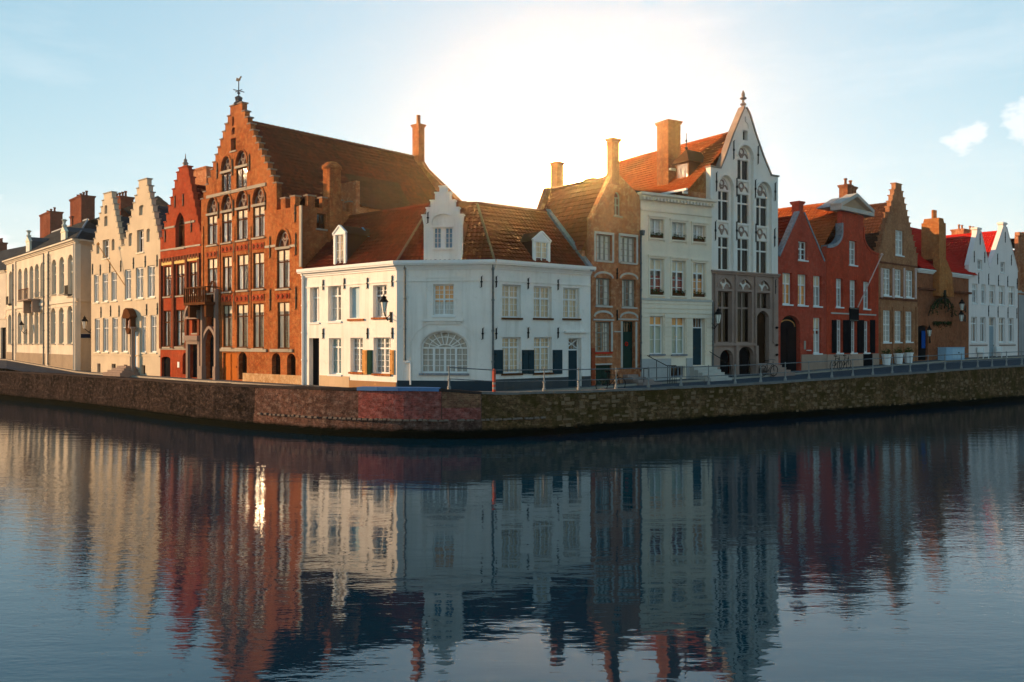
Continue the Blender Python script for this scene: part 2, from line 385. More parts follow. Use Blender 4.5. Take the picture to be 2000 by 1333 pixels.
def door(H, r, P=None, mat=GREENP, arch=0, akind='round', dep=.2, transom=0, leaves=1, frame=None, panels=3, raw=False, label=None, name='door', handle=True):
    P = P or H.P; u0, u1, z0, z1 = r if raw else P.rect(r)
    hole = [(u0, z0), (u1, z0)]+(arc(u0, u1, z1, arch, akind) if arch else [(u1, z1), (u0, z1)]); H.hole(P, hole)
    zt = z1-transom; m = MB(); fr = .07
    if arch: m.prism([(u0+.02, z0), (u1-.02, z0)]+arc(u0+.02, u1-.02, z1, arch-.02, akind), dep, dep+.06)
    else: m.box(u0+fr, u1-fr, dep, dep+.06, z0, zt-fr)
    W = (u1-u0-2*fr)/leaves
    for k in range(leaves):
        a = u0+fr+W*k
        if k: m.box(a-.012, a+.012, dep-.025, dep, z0+.02, zt-fr)
        for p in range(panels):
            h = (zt-z0-fr)/panels; m.box(a+.1, a+W-.1, dep-.022, dep-.001, z0+h*p+.12, z0+h*(p+1)-.06)
    d = H.part(name, m, mat, P)
    if label: d['label'] = label
    if handle: H.part('handle', MB().tube((u1-fr-.10, dep-.07, z0+1.05), (u1-fr-.10, dep-.07, z0+1.2), .018).tube((u1-fr-.10, dep-.07, z0+1.12), (u1-fr-.10, dep+.01, z0+1.12), .012), IRON, parent=d)
    if not arch:
        f = MB().box(u0, u0+fr, dep-.02, dep+.08, z0, z1).box(u1-fr, u1, dep-.02, dep+.08, z0, z1).box(u0+fr, u1-fr, dep-.02, dep+.08, z1-fr, z1)
        if transom:
            f.box(u0+fr, u1-fr, dep-.02, dep+.08, zt-fr, zt)
            for k in range(1, 4): x = u0+fr+(u1-u0-2*fr)*k/4; f.box(x-.012, x+.012, dep, dep+.03, zt, z1-fr)
        H.part('door_frame', f, frame or mat, parent=d)
        if transom: H.part('pane', MB().add([(u0+fr, dep+.035, zt), (u1-fr, dep+.035, zt), (u1-fr, dep+.035, z1-fr), (u0+fr, dep+.035, z1-fr)], [(0, 1, 2, 3)]), GLASS, parent=d)
    return d
def shutter(H, r, P=None, mat=GREENP, raw=False, label=None):
    P = P or H.P; u0, u1, z0, z1 = r if raw else P.rect(r); m = MB().box(u0, u1, -.07, -.02, z0, z1); h = (z1-z0)/2
    for k in range(2): m.box(u0+.07, u1-.07, -.085, -.0701, z0+h*k+.08, z0+h*(k+1)-.06)
    o = H.part('shutter', m, mat, P)
    H.part('hinge', MB().box(u0+.02, u0+.12, -.095, -.0702, z0+.2, z0+.24).box(u0+.02, u0+.12, -.095, -.0702, z1-.24, z1-.2), IRON, parent=o)
    if label: o['label'] = label
    return o
ANCH = None
def anchors(H, pts, P=None, length=.75):
    """Wrought-iron wall anchors: pts are photo points of their centres."""
    global ANCH
    P = P or H.P
    if ANCH is None:
        m = MB().box(-.028, .028, -.06, -.005, -.5, .5).tube((-.0, -.05, .5), (.08, -.05, .56), .02, 5).tube((0, -.05, -.5), (-.08, -.05, -.56), .02, 5).box(-.06, .06, -.065, -.004, -.06, .06)
        ANCH = m.mesh('wall_anchor', IRON)
    rel = H.rel(P) or Matrix()
    for cx, cy in pts:
        u, z = P.at(cx, cy); link('wall_anchor', ANCH, H.root, rel @ Matrix.Translation((u, 0, z)) @ Matrix.Diagonal((1, 1, length, 1)))
def band(H, p, q, h, out=.06, mat=None, P=None, name='string_course', y1=.02):
    """A horizontal course from photo point p to photo point q, level at their mean height, h metres high."""
    P = P or H.P; (u0, za), (u1, zb) = P.at(*p), P.at(*q); z = (za+zb)/2
    return H.part(name, MB().box(u0, u1, -out, y1, z-h/2, z+h/2), mat or STONEP, P)
def cornice(H, u0, u1, z, P=None, mat=None, steps=((.10, .10), (.18, .10), (.26, .08)), name='cornice', dent=0):
    P = P or H.P; m = MB(); zz = z
    for o, h in steps: m.box(u0-o*.4, u1+o*.4, -o, .1, zz+.0005, zz+h); zz += h
    if dent:
        n = int((u1-u0)/dent)
        for i in range(n): x = u0+(u1-u0)*(i+.3)/n; m.box(x, x+dent*.5, -steps[-1][0]*.8, -steps[0][0]+.002, z-.01, z+steps[0][1])
    return H.part(name, m, mat or WHITE, P)
def roof_tiles(H, P0, ux, up, U, S, mat, P=None, clips=(), tw=.24, th=.34, name='roof', parent=None, flat=False):
    """Overlapping pantile courses laid on a slope: P0 the low corner, ux along the eave, up along the slope."""
    ux, up = Vector(ux).normalized(), Vector(up).normalized(); nn = ux.cross(up)
    if nn.z < 0: nn = -nn
    P0 = Vector(P0); R = max(1, round(S/th)); hh = S/R; nc = max(2, int(U/tw*3)); jr = [rnd.uniform(-.007, .007) for _ in range(nc//3+2)]
    vs, uvs, fs = [], [], []
    for r in range(R):
        for e in (0, 1):
            v = hh*(r+e)
            for i in range(nc+1):
                u = U*i/nc; h = (0 if e else .045)+(0 if flat else .028*math.sin(2*math.pi*u/tw))+jr[i//3]
                vs.append(P0+ux*u+up*v+nn*h); uvs.append((u, v+(-.01 if e else .01)))
        k = 2*r*(nc+1)
        for i in range(nc): fs.append((k+i, k+i+1, k+nc+2+i, k+nc+1+i))
        if r:
            for i in range(nc): fs.append((k-nc-1+i, k-nc+i, k+i+1, k+i))
    me = bpy.data.meshes.new(name); me.from_pydata(vs, [], fs); uvl = me.uv_layers.new(name='uv')
    li = [0]*len(me.loops); me.loops.foreach_get('vertex_index', li)
    uvl.data.foreach_set('uv', [c for i in li for c in uvs[i]])
    me.materials.append(mat)
    if clips:
        bm = bmesh.new(); bm.from_mesh(me)
        for pt, nrm in clips:
            bmesh.ops.bisect_plane(bm, geom=bm.verts[:]+bm.edges[:]+bm.faces[:], plane_co=pt, plane_no=nrm, clear_outer=True)
        bm.to_mesh(me); bm.free()
    o = link(name, me, parent or H.root); r = H.rel(P)
    if r is not None and parent is None: o.matrix_local = r
    return o
def gable_roof(H, uL, zL, uR, zR, uc, zc, y0, y1, mat, wall=None, P=None, back=True, sides=True, ridge=None, **k):
    """Two tiled slopes that run in from a front gable, with side walls and a rear gable."""
    w = wall or H.wall
    roof_tiles(H, (uL, y0, zL), (0, 1, 0), (uc-uL, 0, zc-zL), y1-y0, math.hypot(uc-uL, zc-zL), mat, P, **k)
    roof_tiles(H, (uR, y0, zR), (0, 1, 0), (uc-uR, 0, zc-zR), y1-y0, math.hypot(uc-uR, zc-zR), mat, P, **k)
    m = MB(); n = int((y1-y0)/.4)
    for i in range(n):
        a = y0+(y1-y0)*i/n; b = y0+(y1-y0)*(i+1)/n+.03; m.tube((uc, a, zc+.03), (uc, b, zc+.05), .13, 8)
    H.part('ridge', m, ridge or mat, P)
    if sides:
        H.part('side_wall', MB().box(uL+.01, uL+.25, .36, y1, -.8, zL), w, P); H.part('side_wall', MB().box(uR-.25, uR-.01, .36, y1, -.8, zR), w, P)
    if back: H.part('back_wall', MB().prism([(uL+.02, -.8), (uR-.02, -.8), (uR-.02, zR), (uc, zc), (uL+.02, zL)], y1-.25, y1), w, P)
def step_gable(uL, zL, uR, zR, uc, zA, w, n, top=0):
    """Outline of a crow-stepped gable from left eave over the top to right eave, and its treads."""
    L, T = [(uL, zL)], []
    for i in range(n):
        a = uL+(uc-w/2-uL)*i/n; b = uL+(uc-w/2-uL)*(i+1)/n; z = zL+(zA-zL)*(i+1)/n; L += [(a, z), (b, z)]; T.append((a, b, z))
    Rr = [(uR, zR)]
    for i in range(n):
        a = uR+(uc+w/2-uR)*i/n; b = uR+(uc+w/2-uR)*(i+1)/n; z = zR+(zA-zR)*(i+1)/n; Rr += [(a, z), (b, z)]; T.append((b, a, z))
    if top: L += [(uc-w/2, zA+top)]; Rr += [(uc+w/2, zA+top)]; T.append((uc-w/2, uc+w/2, zA+top))
    return L+Rr[::-1], T
def copings(H, T, mat, P=None, th=.38, h=.08, o=.05):
    m = MB()
    for a, b, z in T: m.box(a-o, b+o, -o, th+o, z+.001, z+h)
    return tag(H.part('gable_coping', m, mat, P), kind='stuff')
def chimney(H, u0, u1, y0, y1, z0, z1, mat, P=None, pots=0, cap=True, potm=None, name='chimney', parts=True):
    m = MB().box(u0, u1, y0, y1, z0, z1); c = H.part(name, m, mat, P)
    if cap: H.part('chimney_cap', MB().box(u0-.06, u1+.06, y0-.06, y1+.06, z1+.001, z1+.10).box(u0-.10, u1+.10, y0-.10, y1+.10, z1+.1005, z1+.2), mat, parent=c)
    for k in range(pots):
        x = u0+(u1-u0)*(k+.5)/pots; H.part('chimney_pot', MB().lathe((x, (y0+y1)/2, z1+(.2 if cap else 0)), ((.13, .0), (.15, .05), (.11, .1), (.10, .4), (.15, .45), (.14, .55)), 8), potm or mat, parent=c, smooth=True)
    return c
def pipe(H, top, bot, P=None, r=.05, mat=None, name='drainpipe', n=.08):
    P = P or H.P; u, z1 = P.at(*top); z0 = P.z(top[0], bot[1]); m = MB().tube((u, -n, z0), (u, -n, z1), r, 8); z = z0
    while z < z1: m.tube((u, -n, z), (u, -n, z+.10), r*1.4, 8); z += 1.6
    return H.part(name, m, mat or ZINC, P, smooth=False)
def _leaf():
    s = NT('leaf_green'); o = s.obj(); s.base(s.mix(s.n('ObjectInfo').outputs['Random'], (.03, .05, .015), (.06, .08, .02))); s.set(Roughness=.7); return s.m
LEAF = _leaf()
# ------------------------------------------------------------------ ground, street, canal
C1, C2, C3, C4 = (0, 330, 3.03), (160, 330, 3.03), (300, 140, 3.92), (300, 440, 4.04)
C5, C6 = (560, 340, 3.1), (760, 340, 2.962)
R1, R2, R3, R4 = (1040, 220, 3.92), (1130, 420, 3.807), (1320, 160, 4.1667), (1360, 460, 4.445)
R5, R6, R7 = (1500, 350, 3.42), (1760, 380, 3.704), (640, 220, 5.127)
QUAY0 = [(-420, 96, 2.3), (-200, 78, 2.1), (0, 65, 2.02), (200, 54.7, 2.05), (400, 44.7, 2.08), (600, 40.5, 2.10), (700, 39.4, 2.12), (780, 38.8, 2.13), (858, 38.6, 2.14),
        (940, 38.8, 1.95), (1060, 39.9, 1.93), (1200, 42.3, 1.90), (1340, 44.7, 1.92), (1480, 47.6, 1.95), (1610, 50.7, 2.08), (1750, 54.1, 2.23), (1880, 58.6, 2.38), (2000, 63.8, 2.50), (2200, 74, 2.6), (2420, 90, 2.7)]
FRONT = [(-420, 150, 2.6), (-200, 124, 2.5), (12.5, 94, 2.43), (149, 73.5, 1.85), (178, 70.8, 1.82), (313, 62.5, 1.8), (392, 58.5, 1.8), (591, 50.5, 1.8), (775, 45, 1.78), (965.5, 44.4, 1.78), (1153, 48.7, 1.82), (1251, 51.5, 1.93),
         (1390, 54.4, 2.08), (1519, 58, 2.25), (1614, 62, 2.38), (1716, 67.7, 2.52), (1792, 72.6, 2.68), (1892, 80.3, 2.84), (1988, 88, 2.9), (2200, 110, 3.0), (2420, 140, 3.0)]
def rounded(tab, k=2):                                # cut the corners of the quay line so that it runs in a smooth curve
    p = [Vector((wx(a, d), d, z)) for a, d, z in tab]
    for _ in range(k):
        q = [p[0]]
        for a, b in zip(p, p[1:]): q += [a*.75+b*.25, a*.25+b*.75]
        p = q+[p[-1]]
    return [(1000+FOC*v.x/v.y, v.y, v.z) for v in p]
QUAY = rounded(QUAY0)
def lerp_line(tab, x):
    """Point on the polyline (in the place) that is seen in photo column x."""
    for p, q in zip(tab, tab[1:]):
        if p[0]-.05 <= x <= q[0]+.05:
            a = Vector((wx(p[0], p[1]), p[1], p[2])); b = Vector((wx(q[0], q[1]), q[1], q[2])); k = (x-1000)/FOC
            t = (k*a.y-a.x)/((b.x-a.x)-k*(b.y-a.y)); return a+(b-a)*t
def structure(name, mb, mat): return tag(link(name, mb.mesh(name, mat)), kind='structure')
XS = sorted(set([round(p[0], 3) for p in QUAY[1:-1]]+[p[0] for p in FRONT]+list(range(-420, 2421, 20))))
@cached
def asphalt(name, c1, c2):
    s = NT(name); o = s.obj()
    v = s.n('TexVoronoi', {'Vector': o, 'Scale': 7.0}).outputs['Distance']
    c = s.mix(s.ramp(s.noise(o, .5, 8, .7), .35, .68), c1, c2); c = s.mix(s.math('MULTIPLY', v, .6), dk(c2, .55), c)
    s.base(c); s.set(Roughness=.75); s.bump(v, .5, .02); return s.m
ROAD = asphalt('cobbled_road', (.17, .18, .20), (.10, .105, .12)); PAVE = asphalt('stone_pavement', (.26, .25, .24), (.15, .145, .14))
def street():
    road, pave, kerb, land = MB(), MB(), MB(), MB(); rv, pv, kv, lv = [], [], [], []
    for x in XS:
        q, f = lerp_line(QUAY, x), lerp_line(FRONT, x); q = q.copy()
        if x < 862: q.z = f.z-.10
        else: q.z -= .02
        d = (f-q).length; k = q+(f-q)*max(.3, 1-1.7/d); k.z = q.z+(f.z-q.z)*.75-.10
        rv += [q, k]; pv += [k+Vector((0, 0, .12)), f+(f-k).normalized()*.3]; kv += [k+Vector((0, 0, -.05)), k+Vector((0, 0, .1199))]
        far = f+(f-q).normalized()*900; far.z = 2.0; lv += [f+(f-k).normalized()*.25-Vector((0, 0, .05)), far]
    strip = lambda n: [(2*i, 2*i+2, 2*i+3, 2*i+1) for i in range(n-1)]
    n = len(XS)
    structure('road', road.add(rv, strip(n)), ROAD); structure('pavement', pave.add(pv, strip(n)), PAVE); structure('kerb', kerb.add(kv, strip(n)), STONEP); structure('ground', land.add(lv, strip(n)), PAVE)
street()
def canal():
    s = NT('canal_water'); o = s.obj()
    s.base((.0005, .022, .041)); s.set(Roughness=.006, IOR=1.58, Specular_IOR_Level=.5, Specular_Tint=(.42, .80, 1.0, 1))
    x = s.n('SeparateXYZ', {0: o})
    a = s.noise(s.mapped(o, (.55, 1.5, 1)), 1.0, 3, .5)            # long low swells lying across the view
    b = s.noise(s.n('Mapping', {0: o, 'Scale': (1.6, 5.0, 1), 'Rotation': (0, 0, .25)}).outputs[0], 1.0, 3, .55)
    c = s.noise(s.n('Mapping', {0: o, 'Scale': (5, 13, 1), 'Rotation': (0, 0, -.3)}).outputs[0], 1.0, 2, .5)
    gust = s.ramp(s.noise(s.mapped(o, (.05, .07, 1)), 1.0, 3), .40, .62)   # patches ruffled by the breeze
    side = s.math('ADD', s.math('MULTIPLY', s.ramp(s.math('ABSOLUTE', s.math('SUBTRACT', x.outputs[0], 1.0)), 2.5, 11.0), .95), .05)
    near = s.math('ADD', s.math('MULTIPLY', s.ramp(x.outputs[1], 34.0, 13.0), .8), .42)   # the breeze ruffles the open water more than the lee of the quay
    side = s.math('MULTIPLY', side, near)
    h = s.math('ADD', s.math('MULTIPLY', a, 1.0), s.math('MULTIPLY', b, s.math('ADD', s.math('MULTIPLY', side, .42), .10)))
    h = s.math('ADD', h, s.math('MULTIPLY', c, s.math('MULTIPLY', s.math('ADD', s.math('MULTIPLY', gust, .14), side), .40)))
    s.bump(h, 1.0, .0085)
    structure('canal_water', MB().add([(-900, -200, 0), (900, -200, 0), (900, 200, 0), (-900, 200, 0)], [(0, 1, 2, 3)]), s.m)
canal()

# ------------------------------------------------------------------ wall materials
PALE = plaster('pale_plaster', (.66, .58, .47), .30, (.30, .24, .17)); CREAM = plaster('cream_plaster', (.62, .51, .37), .25, (.45, .32, .17))
WHITEW = plaster('whitewash', (.86, .80, .73), .5, (.45, .39, .31), .10); IVORY = plaster('ivory_plaster', (.86, .73, .57), .25, (.40, .36, .28), .08)
BRICKO = brick('orange_brick', (.42, .100, .028), (.25, .062, .020), (.46, .23, .10), .55, (.50, .23, .085), .5)
BRICKR = brick('red_brick', (.40, .060, .022), (.32, .045, .018), (.34, .13, .07), .12, (.42, .22, .12), .22)
BRICKD = brick('dark_red_brick', (.20, .05, .025), (.15, .04, .02), (.24, .13, .08), .15, (.3, .16, .1), .35)
BRICKN = brick('brown_brick', (.46, .145, .052), (.34, .100, .040), (.58, .32, .18), .55, (.64, .36, .20), .35)
BRICKH = brick('brick_red_paint', (.50, .062, .034), (.38, .044, .026), (.54, .15, .09), .30, (.54, .15, .10), .35)
BRICKH2 = brick('bright_red_brick', (.58, .068, .030), (.45, .050, .023), (.46, .11, .06), .22, (.46, .12, .07), .35)
BRICKY = brick('ochre_brown_brick', (.42, .170, .075), (.31, .115, .052), (.48, .28, .16), .5, (.50, .27, .14), .3)
BRICKW = brick('garden_wall_brick', (.34, .105, .046), (.24, .072, .034), (.38, .18, .10), .4, (.42, .19, .085), .5)
BRICKC = brick('chimney_brick', (.27, .085, .034), (.20, .060, .026), (.36, .18, .09), .4, (.40, .20, .09), .4)
SLATE = tile('blue_slate', (.05, .055, .065), (.075, .08, .09), (.07, .065, .05), .35, .3, .25)
TILEB = tile('brown_pantile', (.18, .034, .016), (.09, .021, .012), (.085, .032, .018), .6); TILER = tile('dark_red_pantile', (.17, .030, .015), (.11, .021, .012), (.08, .035, .018), .5)
TILEO = tile('glare_orange_pantile', (.42, .10, .025), (.34, .075, .02), (.18, .08, .03), .5); TILES = tile('scarlet_pantile', (.52, .022, .014), (.44, .018, .012), (.35, .03, .018), .3)  # the orange tiles also carry the sun's warm glare in their colour
TILED = tile('dark_pantile', (.10, .04, .022), (.07, .03, .018), (.05, .035, .02), .5)

# ------------------------------------------------------------------ pale classical mansion at the far end of the row
def mansion():
    P = Plane(12.5, 94, 149, 73.5, 1.85, C1); Q = Plane(149, 73.5, 183, 75.45, 1.85, C1)
    H = House('mansion', 'long pale classical mansion with slate hip roof and tall arched windows beside the street lamp', 'house', P, PALE)
    zt = P.z(440, 440); zs = P.z(440, 770)
    cx = [62, 117, 152, 185, 217, 250, 318, 364, 415]
    tops = [632, 618, 612, 602, 592, 582, 567, 553, 540]; bots = [800, 777, 772, 767, 758, 752, 740, 737, 752]
    for c, t, b in zip(cx, tops, bots): win(H, (c-9-c/70, t, c+9+c/70, b), cols=2, tr=(.7,), g=(1, 1), arch=.55, frame=CREAMP, fw=.10, dep=.25, cur='full', curm=LACE, sill=.08)
    lx = [57, 115, 150, 183, 215, 246, 314, 362, 413]; lt = [885, 874, 870, 866, 864, 860, 852, 849, 840]
    for c, t in zip(lx, lt): win(H, (c-9-c/70, t, c+9+c/70, 1031), cols=2, tr=(.7,), arch=.5, frame=CREAMP, fw=.10, dep=.25, cur='full', curm=LACE, sill=.08)
    for c in (58, 213, 410): door(H, (c-7-c/90, 1095+c*.004, c+7+c/90, 1128+c*.165), mat=BLUEP if c > 100 else BROWNP, panels=1, label='small blue cellar door' if c > 100 else None, handle=False)
    L = P.L; H.facade([(0, -1.2), (L, -1.2), (L, zt), (0, zt)])
    u, z1 = Q.at(565, 600); H.facade([(0, -1.2), (Q.L+5, -1.2), (Q.L+5, zt), (0, zt)], Q, name='end_wall')
    H.part('plinth', MB().box(.02, L-.3, -.06, .1, -1.2, 1.35), stone('plinth_stone', (.42, .33, .24), amt=.5), P)
    cornice(H, -.1, L+.1, zt, P, PALE, ((.12, .12), (.22, .12), (.40, .14))); cornice(H, .2, Q.L+5, zt-.002, Q, PALE, ((.12, .12), (.22, .12), (.40, .14)))
    band(H, (40, 828), (455, 766), .30, .12, PALE); band(H, (40, 845), (455, 800), .14, .05, PALE)
    H.part('string_course', MB().box(.06, Q.L+5, -.12, .05, zs-.16, zs+.14), PALE, Q)
    for c in (90, 282, 449): u = P.u(c); H.part('pilaster', MB().box(u-.45, u+.45 if c < 440 else L-.02, -.10, .05, -1.2, zt-.02), PALE, P)
    for i in range(26): z = 1.5+i*.36; u = P.u(282); H.part('quoin', MB().box(u-.62, u+.62, -.13, -.101, z, z+.22), PALE, P)
    for c in (86, 270, 296): pipe(H, (c, 560 if c < 200 else 500), (c, 1130 if c < 200 else 1155), P, .07, n=.19)
    # balcony on a scrolled bracket
    u0, zb = P.at(180, 775); u1 = P.u(240); m = MB().box(u0, u1, -1.1, -.001, zb-.12, zb)
    bal = H.part('balcony', m, STONEB, P); r = MB().box(u0, u1, -1.1, -1.05, zb+.95, zb+1.02)
    for i in range(13): x = u0+(u1-u0)*i/12; r.box(x-.03, x+.03, -1.09, -1.06, zb, zb+.95)
    H.part('balustrade', r, BROWNP, P, parent=bal)
    for x in (u0+.3, u1-.3): H.part('bracket', MB().prism([(x-.18, zb-.12), (x+.18, zb-.12), (x+.12, zb-1.3), (x-.12, zb-1.3)], -.7, -.002), STONEB, P, parent=bal)
    for c, y in ((62, 795), (415, 740)):
        u, z = P.at(c, y); m = MB().box(u-.55, u+.55, -.35, -.31, z+.75, z+.8).box(u-.55, u+.55, -.35, -.002, z-.1, z)
        for i in range(8): x = u-.5+i/7; m.box(x-.02, x+.02, -.345, -.315, z, z+.75)
        H.part('window_guard', m, IRON, P)
    # slate hip roof
    ze = zt+.36; n = 4.6; uR, zr = P.at(520, 300, n); zr = P.z(330, 366, n); up = Vector((0, n+.3, zr-ze)); rp = P.M @ Vector((uR, n, 0)); cr = P.M @ Vector((L, 0, 0))
    hn = Vector((uR-L, n, 0)); hn = Vector((hn.y, -hn.x, 0))
    roof_tiles(H, (-.3, -.3, ze), (1, 0, 0), up, L+1, up.length, SLATE, P, [((L, 0, 0), hn)], .3, .25, flat=True)
    inv = Q.M.inverted() @ P.M; a = inv @ Vector((L, 0, 0)); b2 = inv @ Vector((uR, n, 0)); ln = b2-a; qn = Vector((-ln.y, ln.x, 0))
    run = b2.y; up2 = Vector((0, run+.3, zr-ze)); roof_tiles(H, (-4, -.3, ze), (1, 0, 0), up2, 14, up2.length, SLATE, Q, [(a, qn)], .3, .25, flat=True)
    roof_tiles(H, (-.3, 2*n+.6, ze), (1, 0, 0), Vector((0, -n-.3, zr-ze)), L+6, up.length, SLATE, P, (), .5, .5, flat=True)
    H.part('back_wall', MB().box(0, L+6, 2*n, 2*n+.2, -1, ze), PALE, P); H.part('side_wall', MB().box(0, .2, .36, 2*n, -1, ze), PALE, P)
    H.part('ridge', MB().tube((-.3, n, zr+.03), (uR, n, zr+.03), .12, 8).tube((uR, n, zr+.02), (L, 0, ze+.05), .10, 8), LEAD, P)
    for c0, c1, yt, yb, k in ((280, 358, 285, 385, 3), (462, 548, 195, 310, 4)):
        a, z1 = P.at(c0, yt, n+.6); b, z0 = P.at(c1, yb, n+.6); chimney(H, a, a+(b-a)*.8, n-.2, n+1.1, z0-1.5, z1, BRICKD, P, pots=k)
    a, z1 = P.at(433, 292, n); chimney(H, a, a+.7, n-.3, n+.3, z1-1.5, z1, BRICKD, P)
    for c, yt, yb in ((147, 402, 515), (355, 345, 450)):
        u, z1 = P.at(c, yt+24); z0 = ze-.1; w = .75
        d = H.part('dormer', MB().box(u-w, u+w, .25, .45, z0, z1).prism([(u-w-.1, z1+.0005), (u+w+.1, z1+.0005), (u, z1+.55)], .2, .5), CREAMP, P)
        H.part('dormer_roof', MB().prism([(u-w-.05, z1), (u+w+.05, z1), (u, z1+.5)], .51, 4.2).box(u-w+.02, u+w-.02, .46, 4.2, z0-.2, z1-.002), SLATE, P, parent=d)
        H.part('pane', MB().box(u-.4, u+.4, .235, .26, z0+.5, z1-.2), GLASS, P, parent=d)
        H.part('dormer_finial', MB().lathe((u, .35, z1+.5), ((.2, 0), (.24, .15), (.1, .25), (.16, .5), (.28, .6), (.1, .7)), 8), CREAMP, P, parent=d)
    for v in (0, 1): pass
mansion()
def far_neighbour():
    P = Plane(-220, 128, 11.5, 96, 2.3, C1)
    H = House('far_house', 'low pale house with dark slate roof cut by the photo edge beyond the mansion', 'house', P, PALE)
    zt = P.z(20, 612); L = P.L
    row(H, [(-180, -150), (-110, -80), (-40, -12)], (690, 690), (840, 840), cols=2, tr=(.65,), cur='full', sill=.08)
    door(H, (4, 935, 34, 1130), mat=BLACKP, handle=False)
    H.facade([(0, -1), (L, -1), (L, zt), (0, zt)]); band(H, (-200, 888), (36, 880), .25, .1, PALE); cornice(H, 0, L, zt, P, PALE)
    zr = P.z(20, 480, 4); up = Vector((0, 4.3, zr-zt-.2)); roof_tiles(H, (0, -.3, zt+.25), (1, 0, 0), up, L+.4, up.length, SLATE, P, (), .3, .25, flat=True)
    H.part('back_wall', MB().box(0, L, 4, 4.2, -1, zr), PALE); H.part('side_wall', MB().box(L-.2, L, .36, 4, -1, zt), PALE)
    u, z = P.at(2, 488, 4); chimney(H, u-.8, u+.5, 3.6, 4.6, zr-.6, zr+.9, BRICKD, P, pots=2)
far_neighbour()

# ------------------------------------------------------------------ cream double step gable
def cream_house():
    P = Plane(178, 70.8, 312.8, 62.5, 1.8, C1)
    H = House('step_gable_house', 'cream house with twin crow-stepped gables and lilac-white sash windows', 'house', P, CREAM)
    u0, uV, u1 = .0, P.u(724), P.L; zE = (P.z(540, 515)+P.z(722, 490)+P.z(945, 460))/3
    g1, t1 = step_gable(u0, zE, uV, zE, P.u(637), P.z(637, 178), P.u(661)-P.u(613), 9, P.z(637, 140)-P.z(637, 178))
    g2, t2 = step_gable(uV, zE, u1, zE, P.u(845), P.z(845, 105), P.u(870)-P.u(820), 9, P.z(845, 62)-P.z(845, 105))
    k = dict(frame=WHITE, cols=2, mw=.05, fw=.09, dep=.10, cur='left', sill=.07, sillm=CREAMP)
    row(H, [(555, 583), (605, 638), (658, 691), (737, 775), (803, 848), (872, 916)], (622, 568), (787, 757), tr=(.7,), **k)
    row(H, [(560, 590), (608, 641), (663, 697), (718, 756)], (882, 872), (1080, 1081), tr=(.7,), **k)
    row(H, [(835, 863), (890, 926)], (866, 862), (1083, 1083), tr=(.7,), **k)
    win(H, (607, 415, 645, 525), tr=(.65,), frame=WHITE, cols=2, sill=.07, sillm=CREAMP, dep=.2); win(H, (810, 356, 850, 490), tr=(.65,), frame=WHITE, cols=2, sill=.07, sillm=CREAMP, dep=.2)
    for r in ((570, 445, 588, 498), (660, 425, 677, 478), (760, 390, 784, 452), (866, 365, 888, 428)): recess(H, r, arch=.2, dep=.14)
    for r in ((616, 285, 636, 335), (618, 222, 634, 262), (822, 222, 850, 270)): recess(H, r, arch=.15, dep=.16)
    for r in ((575, 1148, 594, 1200), (660, 1150, 684, 1208), (733, 1155, 753, 1203), (835, 1158, 859, 1212)): win(H, r, cols=1, frame=BROWNP, dep=.2, name='cellar_window')
    door(H, (768, 955, 806, 1195), mat=BLUEP, panels=3, label='blue panelled door behind the stone niche')
    H.part('door_curtain', MB().box(P.u(807), P.u(816), -.02, .02, .5, P.z(812, 960)), WHITE, P)
    H.facade([(u0, -.8)]+g1+g2[1:]+[(u1, -.8)]); copings(H, t1+t2, STONEP, P)
    for c0, c1, g, ztop in ((u0, uV, P.u(637), P.z(637, 190)), (uV, u1, P.u(845), P.z(845, 120))): gable_roof(H, c0, zE-.2, c1, zE-.2, (c0+c1)/2, ztop-1.2, .36, 10, SLATE, flat=True, tw=.3, th=.25)
    anchors(H, [(548, 590), (594, 595), (650, 580), (715, 572), (790, 555), (860, 545), (930, 540), (598, 845), (655, 838), (705, 838), (868, 830), (932, 825)], P, .8)
    band(H, (545, 1098), (945, 1102), .10, .05, CREAM)
    # portal: canopy niche with a pale figure over the door, column and stepped base
    u, zc = P.at(788, 940)
    n = H.part('shrine', MB().prism([(u-.75, zc+.9), (u-.45, zc+1.4), (u-.1, zc+1.55), (u+.35, zc+1.35), (u+.7, zc+.9), (u+.45, zc+.75), (u-.5, zc+.75)], -.55, -.005).box(u-.42, u-.28, -.4, -.006, zc, zc+.75).box(u+.3, u+.44, -.4, -.006, zc, zc+.75).prism([(u-.42, zc), (u+.44, zc), (u+.15, zc-.45), (u-.1, zc-.45)], -.45, -.004), BROWNP, P)
    H.part('statue', MB().lathe((u, -.2, zc), ((.16, 0), (.2, .1), (.15, .35), (.17, .55), (.08, .66), (.10, .75), (.09, .85), (.02, .9)), 10), stone('pink_stone', (.68, .45, .36), amt=.1), P, parent=n, smooth=True)
    uc = P.u(815); H.part('column', MB().lathe((uc, -.35, -.2), ((.26, 0), (.26, .25), (.16, .4), (.15, zc+.1), (.24, zc+.2), (.24, zc+.3)), 10), STONEB, P, smooth=True)
    ub = P.u(770); m = MB()
    for i in range(4): m.box(ub-1.4+.25*i, ub+1.7-.25*i, -1.5+.25*i, -.003, -.3, .05+.16*(i+1))
    H.part('doorstep', m, STONEB, P)
    # slender flagpole leaning off the wall
    a, za = P.at(745, 690); b, zb = P.at(657, 455); H.part('flagpole', MB().tube((a, -.05, za), (b, -1.0, zb), .032, 6).lathe((b, -1.0, zb), ((.05, 0), (.12, .1), (.02, .25)), 6), TANP, P)
    ch = P.at(683, 190, 6); c2 = P.at(752, 190, 6); chimney(H, ch[0], c2[0], 5.4, 6.6, zE+1, ch[1], BRICKD, P, pots=4)
cream_house()

